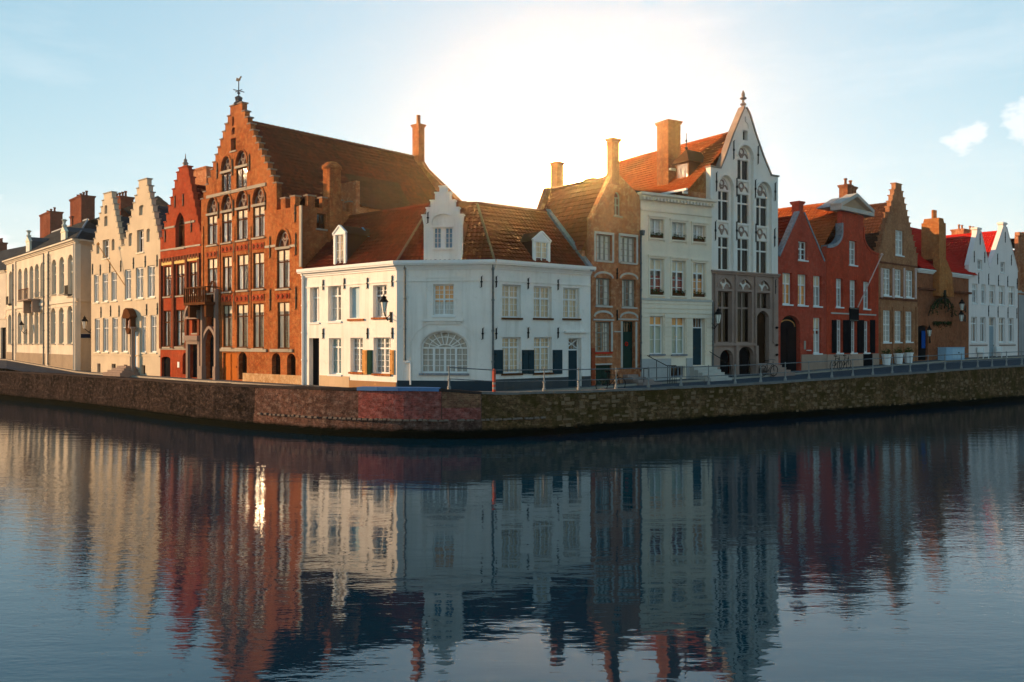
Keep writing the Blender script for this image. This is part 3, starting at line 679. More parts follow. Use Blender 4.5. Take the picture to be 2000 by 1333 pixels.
# ------------------------------------------------------------------ narrow red step gable
def red_gable():
    P = Plane(313, 62.5, 392.6, 58.5, 1.8, C2)
    H = House('step_gable_house', 'narrow red brick house with crow-stepped gable and pedimented portal', 'house', P, BRICKR)
    zE = (P.z(470, 470)+P.z(705, 400))/2; L = P.L; up, zp = P.at(596, -70); uc = P.u(598)
    G, T = step_gable(0, zE, L, zE, uc, P.z(598, 10), P.u(622)-P.u(572), 9, P.z(598, -12)-P.z(598, 10))
    win(H, (553, 325, 607, 465), cols=2, tr=(), frame=BROWNP, arch=.85, akind='pointed', sill=.08, dep=.25)
    row(H, [(485, 527), (560, 606), (637, 684)], (572, 547), (752, 740), cols=2, tr=(.62,), frame=BROWNP, dep=.08, sill=.1, cur='side', blind=(.3, PALEB))
    row(H, [(483, 525), (555, 606)], (835, 830), (1050, 1048), cols=2, tr=(.68,), frame=BROWNP, dep=.08, sill=.1, cur='side')
    win(H, (652, 888, 694, 968), cols=2, tr=(), frame=BROWNP, sill=.06)
    door(H, (643, 1028, 691, 1232), mat=BLACKP); door(H, (470, 1120, 523, 1228), mat=BLACKP, arch=.15, label='black arched cellar door'); recess(H, (595, 1110, 627, 1212), arch=.3, dep=.25, mat=BLACKP)
    H.facade([(0, -.8)]+G+[(L, -.8)]); copings(H, T, BRICKR)
    for a, b, h in (((490, 348), (550, 338), .14), ((612, 322), (668, 300), .14), ((464, 487), (702, 440), .12), ((465, 1060), (622, 1062), .14)): band(H, a, b, h, .05, STONEP)
    m = MB()
    for c, y in ((506, 566), (583, 556), (660, 540)):
        u, z = P.at(c, y); H.part('lintel', MB().box(u-.85, u+.85, -.08, .02, z, z+.26), paint('straw_stone', (.66, .46, .17), .8), P)
    for c in (470, 545, 622, 696):
        u = P.u(c); H.part('pilaster', MB().box(u-.14, u+.14, -.12, .02, P.z(c, 1060), P.z(c, 530)), BRICKD, P)
    for i in range(14):                              # corbelled frieze under the attic
        c = 472+i*17; u, z = P.at(c, 540-i*2.7); H.part('corbel', MB().box(u-.14, u+.14, -.10, .02, z-.2, z+.12), BRICKD, P)
    u0, z0 = P.at(628, 1000); u1 = P.u(708); H.part('portal_cornice', MB().box(u0, u1, -.35, .02, z0-.15, z0+.2).box(u0+.15, u1-.15, -.22, .02, z0-.4, z0-.151), STONEB)
    c = (u0+u1)/2; z1 = P.z(666, 878); H.part('pediment', MB().strip(arc(u0+.05, u1-.05, z1, .95), .16, -.3, .02).box(u0, u1, -.28, .02, z1-.08, z1+.1), STONEB); H.part('pediment_panel', MB().prism([(u0+.1, z1+.1), (u1-.1, z1+.1)]+arc(u0+.15, u1-.15, z1+.1, .75), -.05, .015), BROWNP)
    for q in (634, 702): u = P.u(q); H.part('portal_pier', MB().box(u-.13, u+.13, -.18, .02, -.4, z0-.16), STONEB)
    u, z = P.at(572, 995); H.part('paper_notice', MB().box(u-.45, u+.45, .18, .2, z-.35, z+.35), paint('notice_paper', (.75, .72, .66), .9))
    u, z = P.at(572, 1155); H.part('plaque', MB().box(u-.14, u+.14, -.03, .01, z-.2, z+.2), WHITE)
    anchors(H, [(648, 335), (493, 395), (551, 190), (600, 180)], P, .8)
    f = MB().lathe((uc, .18, P.z(598, -12)), ((.18, 0), (.24, .08), (.14, .18), (.22, .32), (.10, .44), (.14, .55), (.04, .65), (.02, 1.0)), 8); H.part('finial', f, STONEB, P, smooth=True)
    gable_roof(H, 0, zE-.2, L, zE-.2, uc, P.z(610, 88), .36, 9, TILER)
red_gable()

# ------------------------------------------------------------------ tall orange brick merchant house
def brick_house():
    P = Plane(392.8, 58.5, 590, 50.55, 1.8, C3); P4 = P.seen(C4)
    H = House('merchant_house', 'tall orange brick merchant house with great crow-stepped gable and weathervane', 'house', P, BRICKO)
    zE = (P.z(372, 1000)+P.z(938, 935))/2; L = P.L; uE = P.u(942); uc = P.u(632)
    G, T = step_gable(0, zE, uE, zE, uc, P.z(630, 320), P.u(678)-P.u(586), 12, P.z(630, 250)-P.z(630, 320))
    zw = P.z(1050, 1035); out = [(0, -.8)]+G; u = uE+.02; mer = []
    out += [(uE, zw)]
    x = uE+.45; k = 0
    while x < L-.6: out += [(x, zw), (x, zw+.62), (x+.5, zw+.62), (x+.5, zw)]; mer.append((x, x+.5, zw+.62)); x += 1.02
    out += [(L, zw), (L, -.8)]
    kw = dict(frame=BROWNP, cols=2, dep=.06, fw=.07, mw=.07)
    cur = ['side', 'side', 'left', 'side']
    # attic pair and arched row, each under a traceried tympanum
    def arched(xs, tt, bb, rise, P, cr=None, **k2):
        a, b = sum(xs[0])/2, sum(xs[-1])/2
        for i, (x0, x1) in enumerate(xs):
            t = 0 if a == b else ((x0+x1)/2-a)/(b-a); y0 = tt[0]+(tt[1]-tt[0])*t; y1 = bb[0]+(bb[1]-bb[0])*t
            ua, ub, za, zb = P.rect((x0, y0, x1, y1)); H_P = H.P
            win(H, (ua, ub, za, zb), P, raw=True, cur=cr, sill=.1, **{**kw, **k2}); recess(H, (ua, ub, zb+.16, zb+.24), P, arch=rise, akind='round', dep=.2, mat=BRICKD, raw=True, bars=1, barm=STONEB, name='tympanum')
            H.part('hood_mould', MB().strip(arc(ua-.08, ub+.08, zb+.24, rise+.08), .11, -.05, .01), BRICKO, P)
            H.part('transom_stone', MB().box(ua-.12, ub+.12, -.07, .02, zb+.001, zb+.16), STONEP, P)
    arched([(520, 592), (632, 713)], (770, 730), (918, 888), .85, P, None, tr=())
    arched([(412, 486), (522, 598), (635, 719), (760, 849)], (1095, 1025), (1322, 1264), .95, P, 'side', tr=(.68,), blind=(.26, PALEB))
    row(H, [(425, 501), (545, 616), (660, 746), (785, 871)], (255, 210), (530, 497), P4, tr=(.70,), cur=cur, blind=(.28, PALEB), sill=.1, **kw)  # pale blinds added to imitate sky reflected in the upper panes
    arched([(972, 1072)], (185, 185), (495, 495), .95, P4, 'side', tr=(.68,), blind=(.27, PALEB))
    row(H, [(548, 619), (655, 743), (785, 869), (978, 1071)], (625, 600), (960, 972), P4, tr=(.72,), cur='side', curm=LACE, blind=(.2, PALEB), sill=.12, **kw)
    win(H, (590, 505, 629, 600), P, cols=2, tr=(), frame=BROWNP, dep=.25, sill=.06)
    for r in ((600, 355, 616, 410), (596, 440, 622, 475)): recess(H, r, P, arch=.15, dep=.18)
    # spandrel panels with carved relief
    for x0, x1, ya, yb in ((415, 501, 205, 245), (535, 628, 160, 208), (650, 746, 148, 195), (778, 873, 135, 185), (535, 626, 548, 600), (645, 746, 548, 600), (778, 873, 540, 592), (967, 1075, 535, 577)):
        ua, ub, za, zb = P4.rect((x0, ya, x1, yb)); o = H.part('relief_panel', MB().box(ua, ub, -.04, .01, za, zb), BRICKR, P)
        for i in range(3):
            q = ua+(ub-ua)*(i+.5)/3; w = .13; zm = (za+zb)/2; H.part('rosette', MB().prism([(q-w, zm), (q-.05, zm-.05), (q, zm-w), (q+.05, zm-.05), (q+w, zm), (q+.05, zm+.05), (q, zm+w), (q-.05, zm+.05)], -.08, -.0401), BRICKD, parent=o)
    # portal, cellar openings
    ua, ub, za, zb = P4.rect((412, 900, 500, 1205)); recess(H, (ua+.15, ub-.15, zb+.9, zb+2.9), P, arch=1.1, akind='pointed', dep=.35, mat=BLACKP, raw=True, bars=1, barm=STONEB, name='portal_tracery')
    door(H, (ua, ub, za, zb), P, mat=BLACKP, arch=.7, akind='pointed', raw=True, dep=.34, label='black pointed entrance door')
    for q in (403, 509):
        u = P4.u(q); H.part('portal_pier', MB().box(u-.17, u+.17, -.32, .02, -.5, .9).box(u-.11, u+.11, -.26, .02, .9, zb+3.4), STONEB, P)
    H.part('portal_arch', MB().strip(arc(ua-.1, ub+.1, zb, .85, 'pointed'), .2, -.2, .02), STONEB, P)
    door(H, (548, 1000, 658, 1248), P4, mat=ORANGEP, leaves=2, panels=2, dep=.12, label='orange varnished double door')
    for r in ((670, 1045, 735, 1212), (932, 1055, 1000, 1226), (1052, 1060, 1120, 1234)):
        ua, ub, za, zb = P4.rect(r); win(H, (ua, ub, za, zb), P, raw=True, cols=1, tr=(), frame=BROWNP, arch=.4, dep=.32, name='cellar_window')
        g = MB(); 
        for i in range(1, 5): g.tube((ua+(ub-ua)*i/5, .2, za), (ua+(ub-ua)*i/5, .2, zb+.25), .018, 5)
        H.part('grille', g, IRON, P)
    H.facade(out, P); copings(H, T, STONEB, P); copings(H, mer, STONEB, P)
    band(H, (408, 963), (862, 852), .20, .07, STONEP, P);
    band(H, (530, 978), (895, 985), .18, .1, STONEP, P4); band(H, (925, 984), (1100, 984), .18, .1, STONEP, P4); band(H, (880, 165), (965, 160), .14, .05, STONEP, P4); band(H, (1076, 160), (1120, 155), .14, .05, STONEP, P4)
    H.part('plinth', MB().box(P4.u(665)+.6, L-.02, -.02, .02, -.8, .55), brick('limed_brick', (.50, .30, .14), (.46, .22, .08), (.55, .42, .28), .8, (.60, .44, .27), .15), P)
    for c in (376, 505, 617, 740): u = P.u(c); H.part('pilaster', MB().box(u-.11, u+.11, -.045, .02, 4.0, P.z(c, 1180)), BRICKO, P)
    anchors(H, [(920, 170), (1123, 145), (922, 585), (1125, 570), (636, 205), (757, 200), (636, 605), (757, 600), (515, 235)], P4, 1.25); anchors(H, [(488, 755), (605, 730), (735, 690), (497, 1060), (612, 1040), (732, 1000), (855, 990), (1085, 1080)], P, 1.0)
    # plastered quoin and downpipe at the corner
    u = P.u(1142); H.part('quoin_strip', MB().box(u-.3, L+.001, -.06, .02, P.z(1142, 1333)-1.2, zw), STONEP, P)
    # balcony
    ua, z = P4.at(345, 612); ub = P4.u(515); m = MB().box(ua, ub, -1.0, -.002, z-.18, z); b = H.part('balcony', m, BROWNP, P); r = MB()
    for x0, x1, y0, y1 in ((ua, ub, -1.0, -.94), (ua, ua+.06, -.94, -.01), (ub-.06, ub, -.94, -.01)): r.box(x0, x1, y0, y1, z+.95, z+1.03)
    for i in range(11): x = ua+.05+(ub-ua-.1)*i/10; r.lathe((x, -.97, z), ((.05, 0), (.07, .3), (.04, .6), (.06, .95)), 6)
    H.part('balustrade', r, BROWNP, P, parent=b)
    for q in (ua+.35, ub-.35): H.part('bracket', MB().prism([(q-.15, z-.18), (q+.15, z-.18), (q+.1, z-1.0), (q-.1, z-1.0)], -.8, -.002), BROWNP, P, parent=b)
    # roof, running back from the gable
    zr = P.z(640, 365); D = 15.5; ue = 0
    uR = uE+.1; zRe = zE-.3
    H.part('wing_roof', MB().box(uE-.3, L-.31, .36, D, zw-.45, zw-.3), LEAD, P)
    roof_tiles(H, (uR, .36, zRe), (0, 1, 0), (uc-uR, 0, zr-zRe), D, math.hypot(uc-uR, zr-zRe), TILEB, P, tw=.28, th=.36)
    roof_tiles(H, (0, .36, zE-.2), (0, 1, 0), (uc, 0, zr-zE+.2), D, math.hypot(uc, zr-zE+.2), TILEB, P, tw=.28, th=.36)
    m = MB()
    for i in range(38): a = .36+i*.4; m.tube((uc, a, zr+.04), (uc, a+.43, zr+.07), .15, 8)
    H.part('ridge', m, TILEO if False else TILEB, P)
    S = Plane(0, 1, 1, 1); c0 = P.M @ Vector((L, 0, 0)); c1 = P.M @ Vector((L, D+.36, 0)); S.setup(Vector((c0.x, c0.y, 0)), Vector((c1.x, c1.y, 0)), 1.8, C5)
    ua, za = S.at(182, 325); ub, zb = S.at(238, 238); win(H, (ua, ub, za, zb), S, raw=True, cols=2, tr=(), frame=BROWNP, sill=.08)
    o = [(.05, -.8), (.05, zw)]; x = .4; mm = []
    while x < 5.2: o += [(x, zw), (x, zw+.62), (x+.5, zw+.62), (x+.5, zw)]; mm.append((x, x+.5, zw+.62)); x += 1.02
    o += [(D, zw), (D, -.8)]; H.facade(o, S, th=.3, name='gable_side_wall', mat=BRICKO); copings(H, mm, STONEB, S)
    H.part('side_wall', MB().box(.01, .25, .36, D, -.8, zE-.2), BRICKO, P)
    H.part('back_wall', MB().prism([(.02, -.8), (L-.02, -.8), (L-.02, zw), (uR, zw), (uR, zRe+.3), (uc, zr+.5), (.02, zE)], D, D+.35), BRICKO, P)
    # side chimney, rear stack with flue, lean-to dormer
    a, zt = S.at((645-560)*3.1, (326-340)*3.1, -.3); b, _ = S.at((680-560)*3.1, 0, -.3); zb = S.z((660-560)*3.1, (430-340)*3.1, -.3)
    b = a+(b-a)*.62; chimney(H, a, b, -.25, .45, zb-1.5, zt, BRICKO, S, cap=False)
    H.part('chimney_hood', MB().lathe(((a+b)/2, .1, zt), ((.62, 0), (.58, .2), (.35, .4), (.1, .48)), 10), BRICKO, S, smooth=True)
    uu, zz = P.at(0, 0), 0
    cc = P.M.inverted() @ Vector((wx(820, 67.2), 67.2, 0)); zt = 4.4+(665-250)/FOC*67.2-1.8
    c = chimney(H, cc.x-.2, cc.x+.55, D-.25, D+.35, zr-4, zt, BRICKO, P, cap=True); H.part('chimney_pot', MB().lathe((cc.x+.17, D+.05, zt+.2), ((.18, 0), (.2, .08), (.16, .1), (.16, .75)), 8), BRICKO, P, parent=c)
    H.part('gable_shoulder', MB().prism([(cc.x-.3, zr-1.0), (cc.x+.62, zr-.6), (L+.02, zRe-.5), (L+.02, zRe-2.0)], D-.1, D+.42), BRICKO, P)
    # lean-to roof over the side annex
    a, z1 = S.at((700-560)*3.1, (332-340)*3.1, -.2); b, _ = S.at((805-560)*3.1, 0, -.2); z0 = zw+.35; an = [(a, .6, z0), (b, .6, z0)]
    roof_tiles(H, (a, -.5, z0), (1, 0, 0), (0, 1.7, 2.3), b-a, 2.85, TILED, S, tw=.4, th=.5, flat=True, name='annex_roof')
    H.part('annex_wall', MB().box(a, b, -.3, .4, zw-2, z0), BRICKN, S); H.part('annex_cheek', MB().prism([(a-.3, z0-2.4), (a-.001, z0-2.4), (a-.001, z0+1.6), (a-.3, z0+1.6)], -.35, 1.4), BRICKN, S)
    # weathervane
    zt = P.z(630, 250); f = H.part('weathervane', MB().lathe((uc, .18, zt), ((.3, 0), (.34, .12), (.2, .25), (.26, .5), (.1, .6), (.035, .65), (.03, 1.75)), 8).tube((uc-.4, .18, zt+.95), (uc+.4, .18, zt+.95), .03, 5).tube((uc, -.22, zt+.95), (uc, .58, zt+.95), .03, 5).lathe((uc, .18, zt+.7), ((.03, 0), (.12, .1), (.03, .2)), 7), metal('grey_iron', (.10, .10, .11)), P)
    H.part('cockerel', MB().prism([(uc+.72*a, zt+.15+.55*b) for a, b in ((-.45, 2.75), (-.1, 2.6), (.2, 2.6), (.35, 2.9), (.52, 2.95), (.38, 3.12), (.25, 3.02), (0, 2.85), (-.3, 3.1))], .16, .2), IRON, P, parent=f)
    cz = P.z(350, 770, 8); a, zt = P.at(325, 775, 8); b = P.u(445, 8); chimney(H, a, b, 7.5, 8.7, zt-5, zt, BRICKN, P)
brick_house()
# ------------------------------------------------------------------ white corner house with three faces
def corner_house():
    A = Plane(590.6, 50.55, 775, 45, 1.8, C5); B = Plane(775, 45, 965.5, 44.4, 1.8, C6); C = Plane(965.5, 44.4, 1153.5, 48.75, 1.8, C6)
    H = House('corner_house', 'white corner house with three faces, fanlight window and stepped gable dormer', 'house', B, WHITEW)
    zt = 6.35; ze = 6.76
    wk = dict(frame=WHITE, fw=.07, mw=.09)
    # left face
    row(H, [(140, 196), (250, 328)], (680, 668), (895, 888), A, cols=2, tr=(.70,), g=(1, 2), gtop=(1, 1), cur='side', sill=.07, dep=.24, sillm=WHITE, **wk)
    b = recess(H, (380, 680, 441, 868), A, dep=.2, mat=PALEBLUE, name='blind_window')
    win(H, (522, 668, 606, 865), A, cols=2, tr=(.68,), g=(2, 3), gtop=(2, 2), cur='half', sill=.09, sillm=BRICKO, dep=.24, **wk)
    H.part('sill', MB().box(A.u(372), A.u(470), -.09, .1, A.z(420, 880)-.05, A.z(420, 880)+.06), BRICKO, A)
    door(H, (135, 990, 196, 1290), A, mat=BLACKP, dep=.3, panels=3, label='black door under the white gutter')
    win(H, (255, 990, 329, 1210), A, cols=2, tr=(.75,), g=(1, 2), gtop=(1, 1), cur='full', curm=TEALC, sill=.07, dep=.24, sillm=WHITE, **wk)
    win(H, (385, 988, 461, 1196), A, cols=2, tr=(.70,), g=(2, 4), gtop=(2, 2), cur='full', curm=LACE, sill=.1, sillm=BRICKO, dep=.22, **wk)
    win(H, (525, 986, 628, 1206), A, cols=2, tr=(.70,), g=(2, 4), gtop=(2, 2), cur='full', curm=LACE, sill=.1, sillm=BRICKO, dep=.22, **wk)
    for x0, x1, m, l in ((462, 490, TANP, 'tan shutter'), (494, 521, GREENP, None), (630, 652, TANP, 'tan shutter')): shutter(H, (x0, 1062, x1, 1210), A, m, label=l)
    anchors(H, [(222, 668), (350, 660), (490, 658), (640, 645), (222, 962), (490, 962), (640, 960)], A, .55)
    # middle face
    cx = 318; ua, ub, za, zb = B.rect((255, 634, 375, 815)); win(H, (ua, ub, za, zb), B, raw=True, cols=2, tr=(.52,), g=(2, 3), gtop=(2, 3), cur='half', blind=(.55, OCHREB), sill=.08, sillm=WHITE, dep=.2, **wk)  # ochre blind holds the panes' warm reflection in its colour
    ua, ub, za, zb = B.rect((182, 1003, 456, 1150)); zs = zb; d = .2
    win(H, (ua, ub, za, zb), B, raw=True, cols=4, tr=(), g=(2, 4), arch=B.z(318, 905)-zb, fan=9, cur='full', curm=LACE, sill=.12, sillm=LEAD, dep=.22, frame=WHITE, fw=.08, mw=.11, bar=.035)
    H.part('arch_mould', MB().strip(arc(ua-.12, ub+.12, zb, B.z(318, 892)-zb), .14, -.05, .01), WHITEW, B); H.part('arch_panel', MB().strip(arc(ua-.55, ub+.55, zb+.1, B.z(318, 845)-zb-.12), .06, -.03, .01), WHITEW, B)
    band(H, (198, 843), (432, 843), .12, .14, WHITEW, B, 'hood'); band(H, (215, 858), (415, 858), .10, .08, WHITEW, B, 'hood')
    ux0, ux1 = B.u(208), B.u(422); zq0, zq1 = B.z(318, 836), B.z(318, 598); H.part('window_surround', MB().box(ux0, ux0+.07, -.03, .01, zq0, zq1).box(ux1-.07, ux1, -.03, .01, zq0, zq1).box(ux0, ux1, -.03, .01, zq1, zq1+.07), WHITEW, B)
    anchors(H, [(535, 620), (542, 920), (225, 250)], B, .55)
    # right face
    row(H, [(655, 763), (837, 941), (1007, 1101)], (637, 656), (828, 832), C, cols=2, tr=(.62,), g=(2, 3), gtop=(2, 2), cur='full', curm=PALEB, sill=.1, sillm=BROWNP, dep=.22, **wk)
    row(H, [(655, 763), (838, 941)], (941, 941), (1150, 1146), C, cols=2, tr=(.72,), g=(2, 4), gtop=(2, 2), cur='full', curm=PALEB, sill=.1, sillm=BROWNP, dep=.22, **wk)
    for x0, x1 in ((603, 655), (767, 801), (804, 835), (945, 998)): shutter(H, (x0, 1014, x1, 1153), C, TEAL)
    ua, ub, za, zb = C.rect((1037, 946, 1112, 1202)); d = door(H, (ua, ub, -.02, zb), C, raw=True, mat=TEAL, transom=.62, frame=WHITE, dep=.3, panels=3, label='dark teal door with lattice fanlight')
    for s in (0, 1): H.part('lattice', MB().strip([(ua+.1, zb-.56 if s else zb-.1), (ub-.1, zb-.1 if s else zb-.56)], .05, .285, .33), WHITE, C, parent=d)
    band(H, (1010, 911), (1141, 911), .09, .16, WHITEW, C, 'hood')
    anchors(H, [(618, 620), (803, 630), (976, 637), (618, 920), (803, 915), (976, 915)], C, .55)
    # walls
    for P in (A, B, C): H.facade([(0, -.8), (P.L, -.8), (P.L, zt), (0, zt)], P, th=.34, name='facade')
    for P in (A, B, C):
        cornice(H, .03, P.L-.03, zt, P, WHITE, ((.06, .10), (.12, .12), (.30, .13)), 'gutter'); H.part('gutter_lip', MB().box(-.1, P.L+.1, -.36, -.29, zt+.30, zt+.47), WHITE, P); H.part('frieze', MB().box(.02, P.L-.02, -.045, .02, zt-.62, zt-.56), WHITEW, P)
    H.part('plinth', MB().box(A.u(200), A.u(380), -.03, .01, -.8, .62), plaster('buff_plinth', (.58, .42, .27), .2), A); H.part('plinth', MB().box(A.u(380)+.005, A.L-.02, -.04, .01, -.8, .42), plaster('brown_plinth', (.36, .20, .10), .2), A)
    dkp = plaster('slate_grey_plinth', (.035, .055, .07), .3, (.06, .06, .06)); H.part('plinth', MB().box(.02, B.L-.02, -.05, .01, -.8, .52), dkp, B); H.part('plinth', MB().box(.02, C.u(1034), -.05, .01, -.8, .60), plaster('grey_plinth', (.07, .08, .085), .3), C); H.part('plinth', MB().box(C.u(1114), C.L-.02, -.05, .01, -.8, .60), plaster('grey_plinth', (.07, .08, .085), .3), C)
    pipe(H, (93, 515), (93, 1075), B, .05); pipe(H, (602, 515), (602, 1265), B, .055)
    m = MB().tube((B.u(93), -.08, B.z(93, 1085)), (B.u(125), -.08, B.z(93, 1085)), .05, 6).tube((B.u(125), -.08, B.z(93, 1085)), (B.u(125), -.08, .3), .05, 6); H.part('drainpipe', m, WHITE, B)
    pipe(H, (105, 600), (105, 1290), A, .08, WHITE)
    # roof: three pantiled slopes meeting in two hips
    r, rise = 3.5, 3.5; up = Vector((0, r+.20, rise+.20)); z0 = ze-.16
    def cross(P, Q):                                 # where the ridges of two faces meet, in the place
        p = P.a+P.uy*r; q = Q.a+Q.uy*r; det = P.ux.x*-Q.ux.y+P.ux.y*Q.ux.x; dd = q-p; t = (dd.x*-Q.ux.y+dd.y*Q.ux.x)/det; return p+P.ux*t
    K1, K2 = cross(A, B), cross(B, C); J1 = A.b; J2 = B.b
    def clip(P, J, K, keep):
        inv = P.M.inverted(); j = inv @ Vector((J.x, J.y, 0)); k = inv @ Vector((K.x, K.y, 0)); t = k-j; nn = Vector((t.y, -t.x, 0))
        j = Vector((j.x, j.y, 0)); kp = Vector((keep, .5, 0)); 
        if (kp-j).dot(nn) > 0: nn = -nn
        return (j, nn)
    TW = dict(tw=.25, th=.33)
    roof_tiles(H, (.0, -.20, z0), (1, 0, 0), up, A.L+2, up.length, TILER, A, [clip(A, J1, K1, 1)], **TW)
    roof_tiles(H, (-2, -.20, z0), (1, 0, 0), up, B.L+4, up.length, TILER, B, [clip(B, J1, K1, 2), clip(B, J2, K2, 2)], **TW)
    roof_tiles(H, (-2, -.20, z0), (1, 0, 0), up, C.L+2, up.length, TILEC, C, [clip(C, J2, K2, 4)], **TW)
    back = Vector((0, -r-.28, rise+.28))
    for P, a, b in ((A, 0, A.L), (C, 0, C.L)): roof_tiles(H, (a, 2*r+.28, z0), (1, 0, 0), back, b-a, back.length, TILER, P, (), .5, .5); H.part('back_wall', MB().box(a, b, 2*r, 2*r+.2, -.8, ze), WHITEW, P); 
    rz = ze+rise+.06; i3 = H.inv
    lo = lambda v, z: tuple(i3 @ Vector((v.x, v.y, z+1.8)))
    RA = A.a+A.uy*r; RC = C.b+C.uy*r
    m = MB().tube(lo(RA, rz), lo(K1, rz), .13, 8).tube(lo(K1, rz), lo(K2, rz), .13, 8).tube(lo(K2, rz), lo(RC, rz), .13, 8); H.part('ridge', m, TILER, B)
    for J, K in ((J1, K1), (J2, K2)): H.part('hip_flashing', MB().tube(lo(J, ze+.07), lo(K, rz+.04), .075, 6), stone('hip_tile', (.24, .15, .11), amt=.4), B)
    # lead flashing and parapet on the party wall beside the brown house, and end walls
    for P, u, s in ((A, .02, 1), (C, C.L-.3, 0)):
        y = [( -.3, ze-.1), (r, ze+rise+.12), (2*r, ze)]
        H.part('end_wall', MB().add([(u+d, yy, z) for d in (0, .28) for yy, z in ((.35, -.8), (.35, ze), (r, ze+rise-.05), (2*r, ze-.05), (2*r, -.8))], [(0, 1, 2, 3, 4), (9, 8, 7, 6, 5)]), WHITEW, P)
    H.part('verge_flashing', MB().add([(C.L-.32, -.3, ze), (C.L+.02, -.3, ze), (C.L+.02, r, ze+rise+.28), (C.L-.32, r, ze+rise+.28), (C.L-.32, -.3, ze-.2), (C.L+.02, -.3, ze-.2), (C.L+.02, r, ze+rise), (C.L-.32, r, ze+rise)], [(0, 1, 2, 3), (0, 4, 5, 1), (3, 2, 6, 7), (0, 3, 7, 4), (1, 5, 6, 2)]), LEAD, C)
    # stepped gable dormer
    u0, u1 = B.u(200), B.u(420); zs = B.z(310, 262); steps = []
    pts = [(u0, ze-.4), (u0, B.z(310, 265)), (B.u(187), B.z(310, 232))]; q = [(187, 216, 232), (216, 240, 195), (240, 266, 152), (266, 289, 106)]
    ol = [(u0, zt), (u0, B.z(310, 290)), (B.u(190), B.z(310, 235)), (B.u(215), B.z(310, 235)), (B.u(215), B.z(310, 194)), (B.u(239), B.z(310, 194)), (B.u(239), B.z(310, 151)), (B.u(265), B.z(310, 151)), (B.u(265), B.z(310, 106)), (B.u(290), B.z(310, 106)), (B.u(290), B.z(310, 70)),
          (B.u(331), B.z(310, 70)), (B.u(331), B.z(310, 106)), (B.u(355), B.z(310, 106)), (B.u(355), B.z(310, 151)), (B.u(380), B.z(310, 151)), (B.u(380), B.z(310, 194)), (B.u(403), B.z(310, 194)), (B.u(403), B.z(310, 235)), (B.u(428), B.z(310, 235)), (u1, B.z(310, 290)), (u1, zt)]
    D = B.seen(C6); D.key = -1
    h1 = B.rect((259, 307, 300, 425)); h2 = B.rect((324, 307, 366, 425))
    for rr in (h1, h2): win(H, rr, D, raw=True, cols=2, tr=(), g=(1, 4), cur='full', curm=cloth('sky_blue_blind', (.14, .33, .52)), frame=WHITE, fw=.03, mw=.03, bar=.016, dep=.08)
    u, v, z0_, z1_ = B.rect((246, 270, 374, 298)); recess(H, (u, v, z0_, z1_), D, raw=True, arch=B.z(310, 226)-z1_, dep=.16)
    d = H.facade(ol, D, th=.4, name='gable_dormer')
    T = [(B.u(190), B.u(215), B.z(310, 235)), (B.u(403), B.u(428), B.z(310, 235)), (B.u(215), B.u(239), B.z(310, 194)), (B.u(380), B.u(403), B.z(310, 194)), (B.u(239), B.u(265), B.z(310, 151)), (B.u(355), B.u(380), B.z(310, 151)), (B.u(265), B.u(290), B.z(310, 106)), (B.u(331), B.u(355), B.z(310, 106)), (B.u(290), B.u(331), B.z(310, 70))]
    copings(H, T, WHITEW, B, th=.40, h=.06, o=.04)
    band(H, (246, 301), (374, 301), .10, .1, WHITEW, B, 'hood'); band(H, (252, 430), (372, 430), .08, .1, WHITEW, B, 'sill')
    H.part('dormer_roof', MB().prism([(u0+.05, zt), (u1-.05, zt), (u1-.05, B.z(310, 262)), ((u0+u1)/2, B.z(310, 140)), (u0+.05, B.z(310, 262))], .41, 4.6), TILER, B)
    # two small dormers
    def dorm(P, r, top, back, lab):
        u0, u1, z0, z1 = P.rect(r); z0 = ze-.1; zc = P.z((r[0]+r[2])/2, top); n = .15
        d = H.part('dormer', wall_mb([(u0, z0), (u1, z0), (u1, z1), ((u0+u1)/2, zc), (u0, z1)], [[(u0+.17, z0+.2), (u1-.17, z0+.2), (u1-.17, z1-.08), (u0+.17, z1-.08)]], .12, .12), WHITE, P, M=None); d.matrix_local = H.rel(P) @ Matrix.Translation((0, n, 0)) if H.rel(P) is not None else Matrix.Translation((0, n, 0))
        if lab: d['label'] = lab
        m = MB(); a, b, c, e = u0+.17, u1-.17, z0+.2, z1-.08
        m.box(a, a+.05, .05, .10, c, e).box(b-.05, b, .05, .10, c, e).box(a+.05, b-.05, .05, .10, c, c+.05).box(a+.05, b-.05, .05, .10, e-.05, e).box((a+b)/2-.03, (a+b)/2+.03, .04, .09, c+.05, e-.05)
        for k in (1, 2, 3): m.box(a+.05, b-.05, .06, .085, c+(e-c)*k/4-.013, c+(e-c)*k/4+.013)
        H.part('window_frame', m, WHITE, parent=d); H.part('pane', MB().add([(a, .075, c), (b, .075, c), (b, .075, e), (a, .075, e)], [(0, 1, 2, 3)]), GLASS, parent=d)
        H.part('curtain', curtain_mb(a, b, .16, c, e, 4), PALEB, parent=d)
        H.part('dormer_cheek', MB().box(u0+.03, u0+.09, .121, back, z0, z1-.02).box(u1-.09, u1-.03, .121, back, z0, z1-.02), TILED, parent=d)
        rf = MB(); c2 = (u0+u1)/2
        for s, x in ((-1, u0-.06), (1, u1+.06)): rf.add([(x, .10, z1-.03), (c2, .10, zc+.04), (c2, back, zc+.04), (x, back, z1-.03), (x, .10, z1-.09), (c2, .10, zc-.02), (c2, back, zc-.02), (x, back, z1-.09)], [(0, 1, 2, 3), (0, 4, 5, 1), (3, 2, 6, 7), (4, 7, 6, 5)])
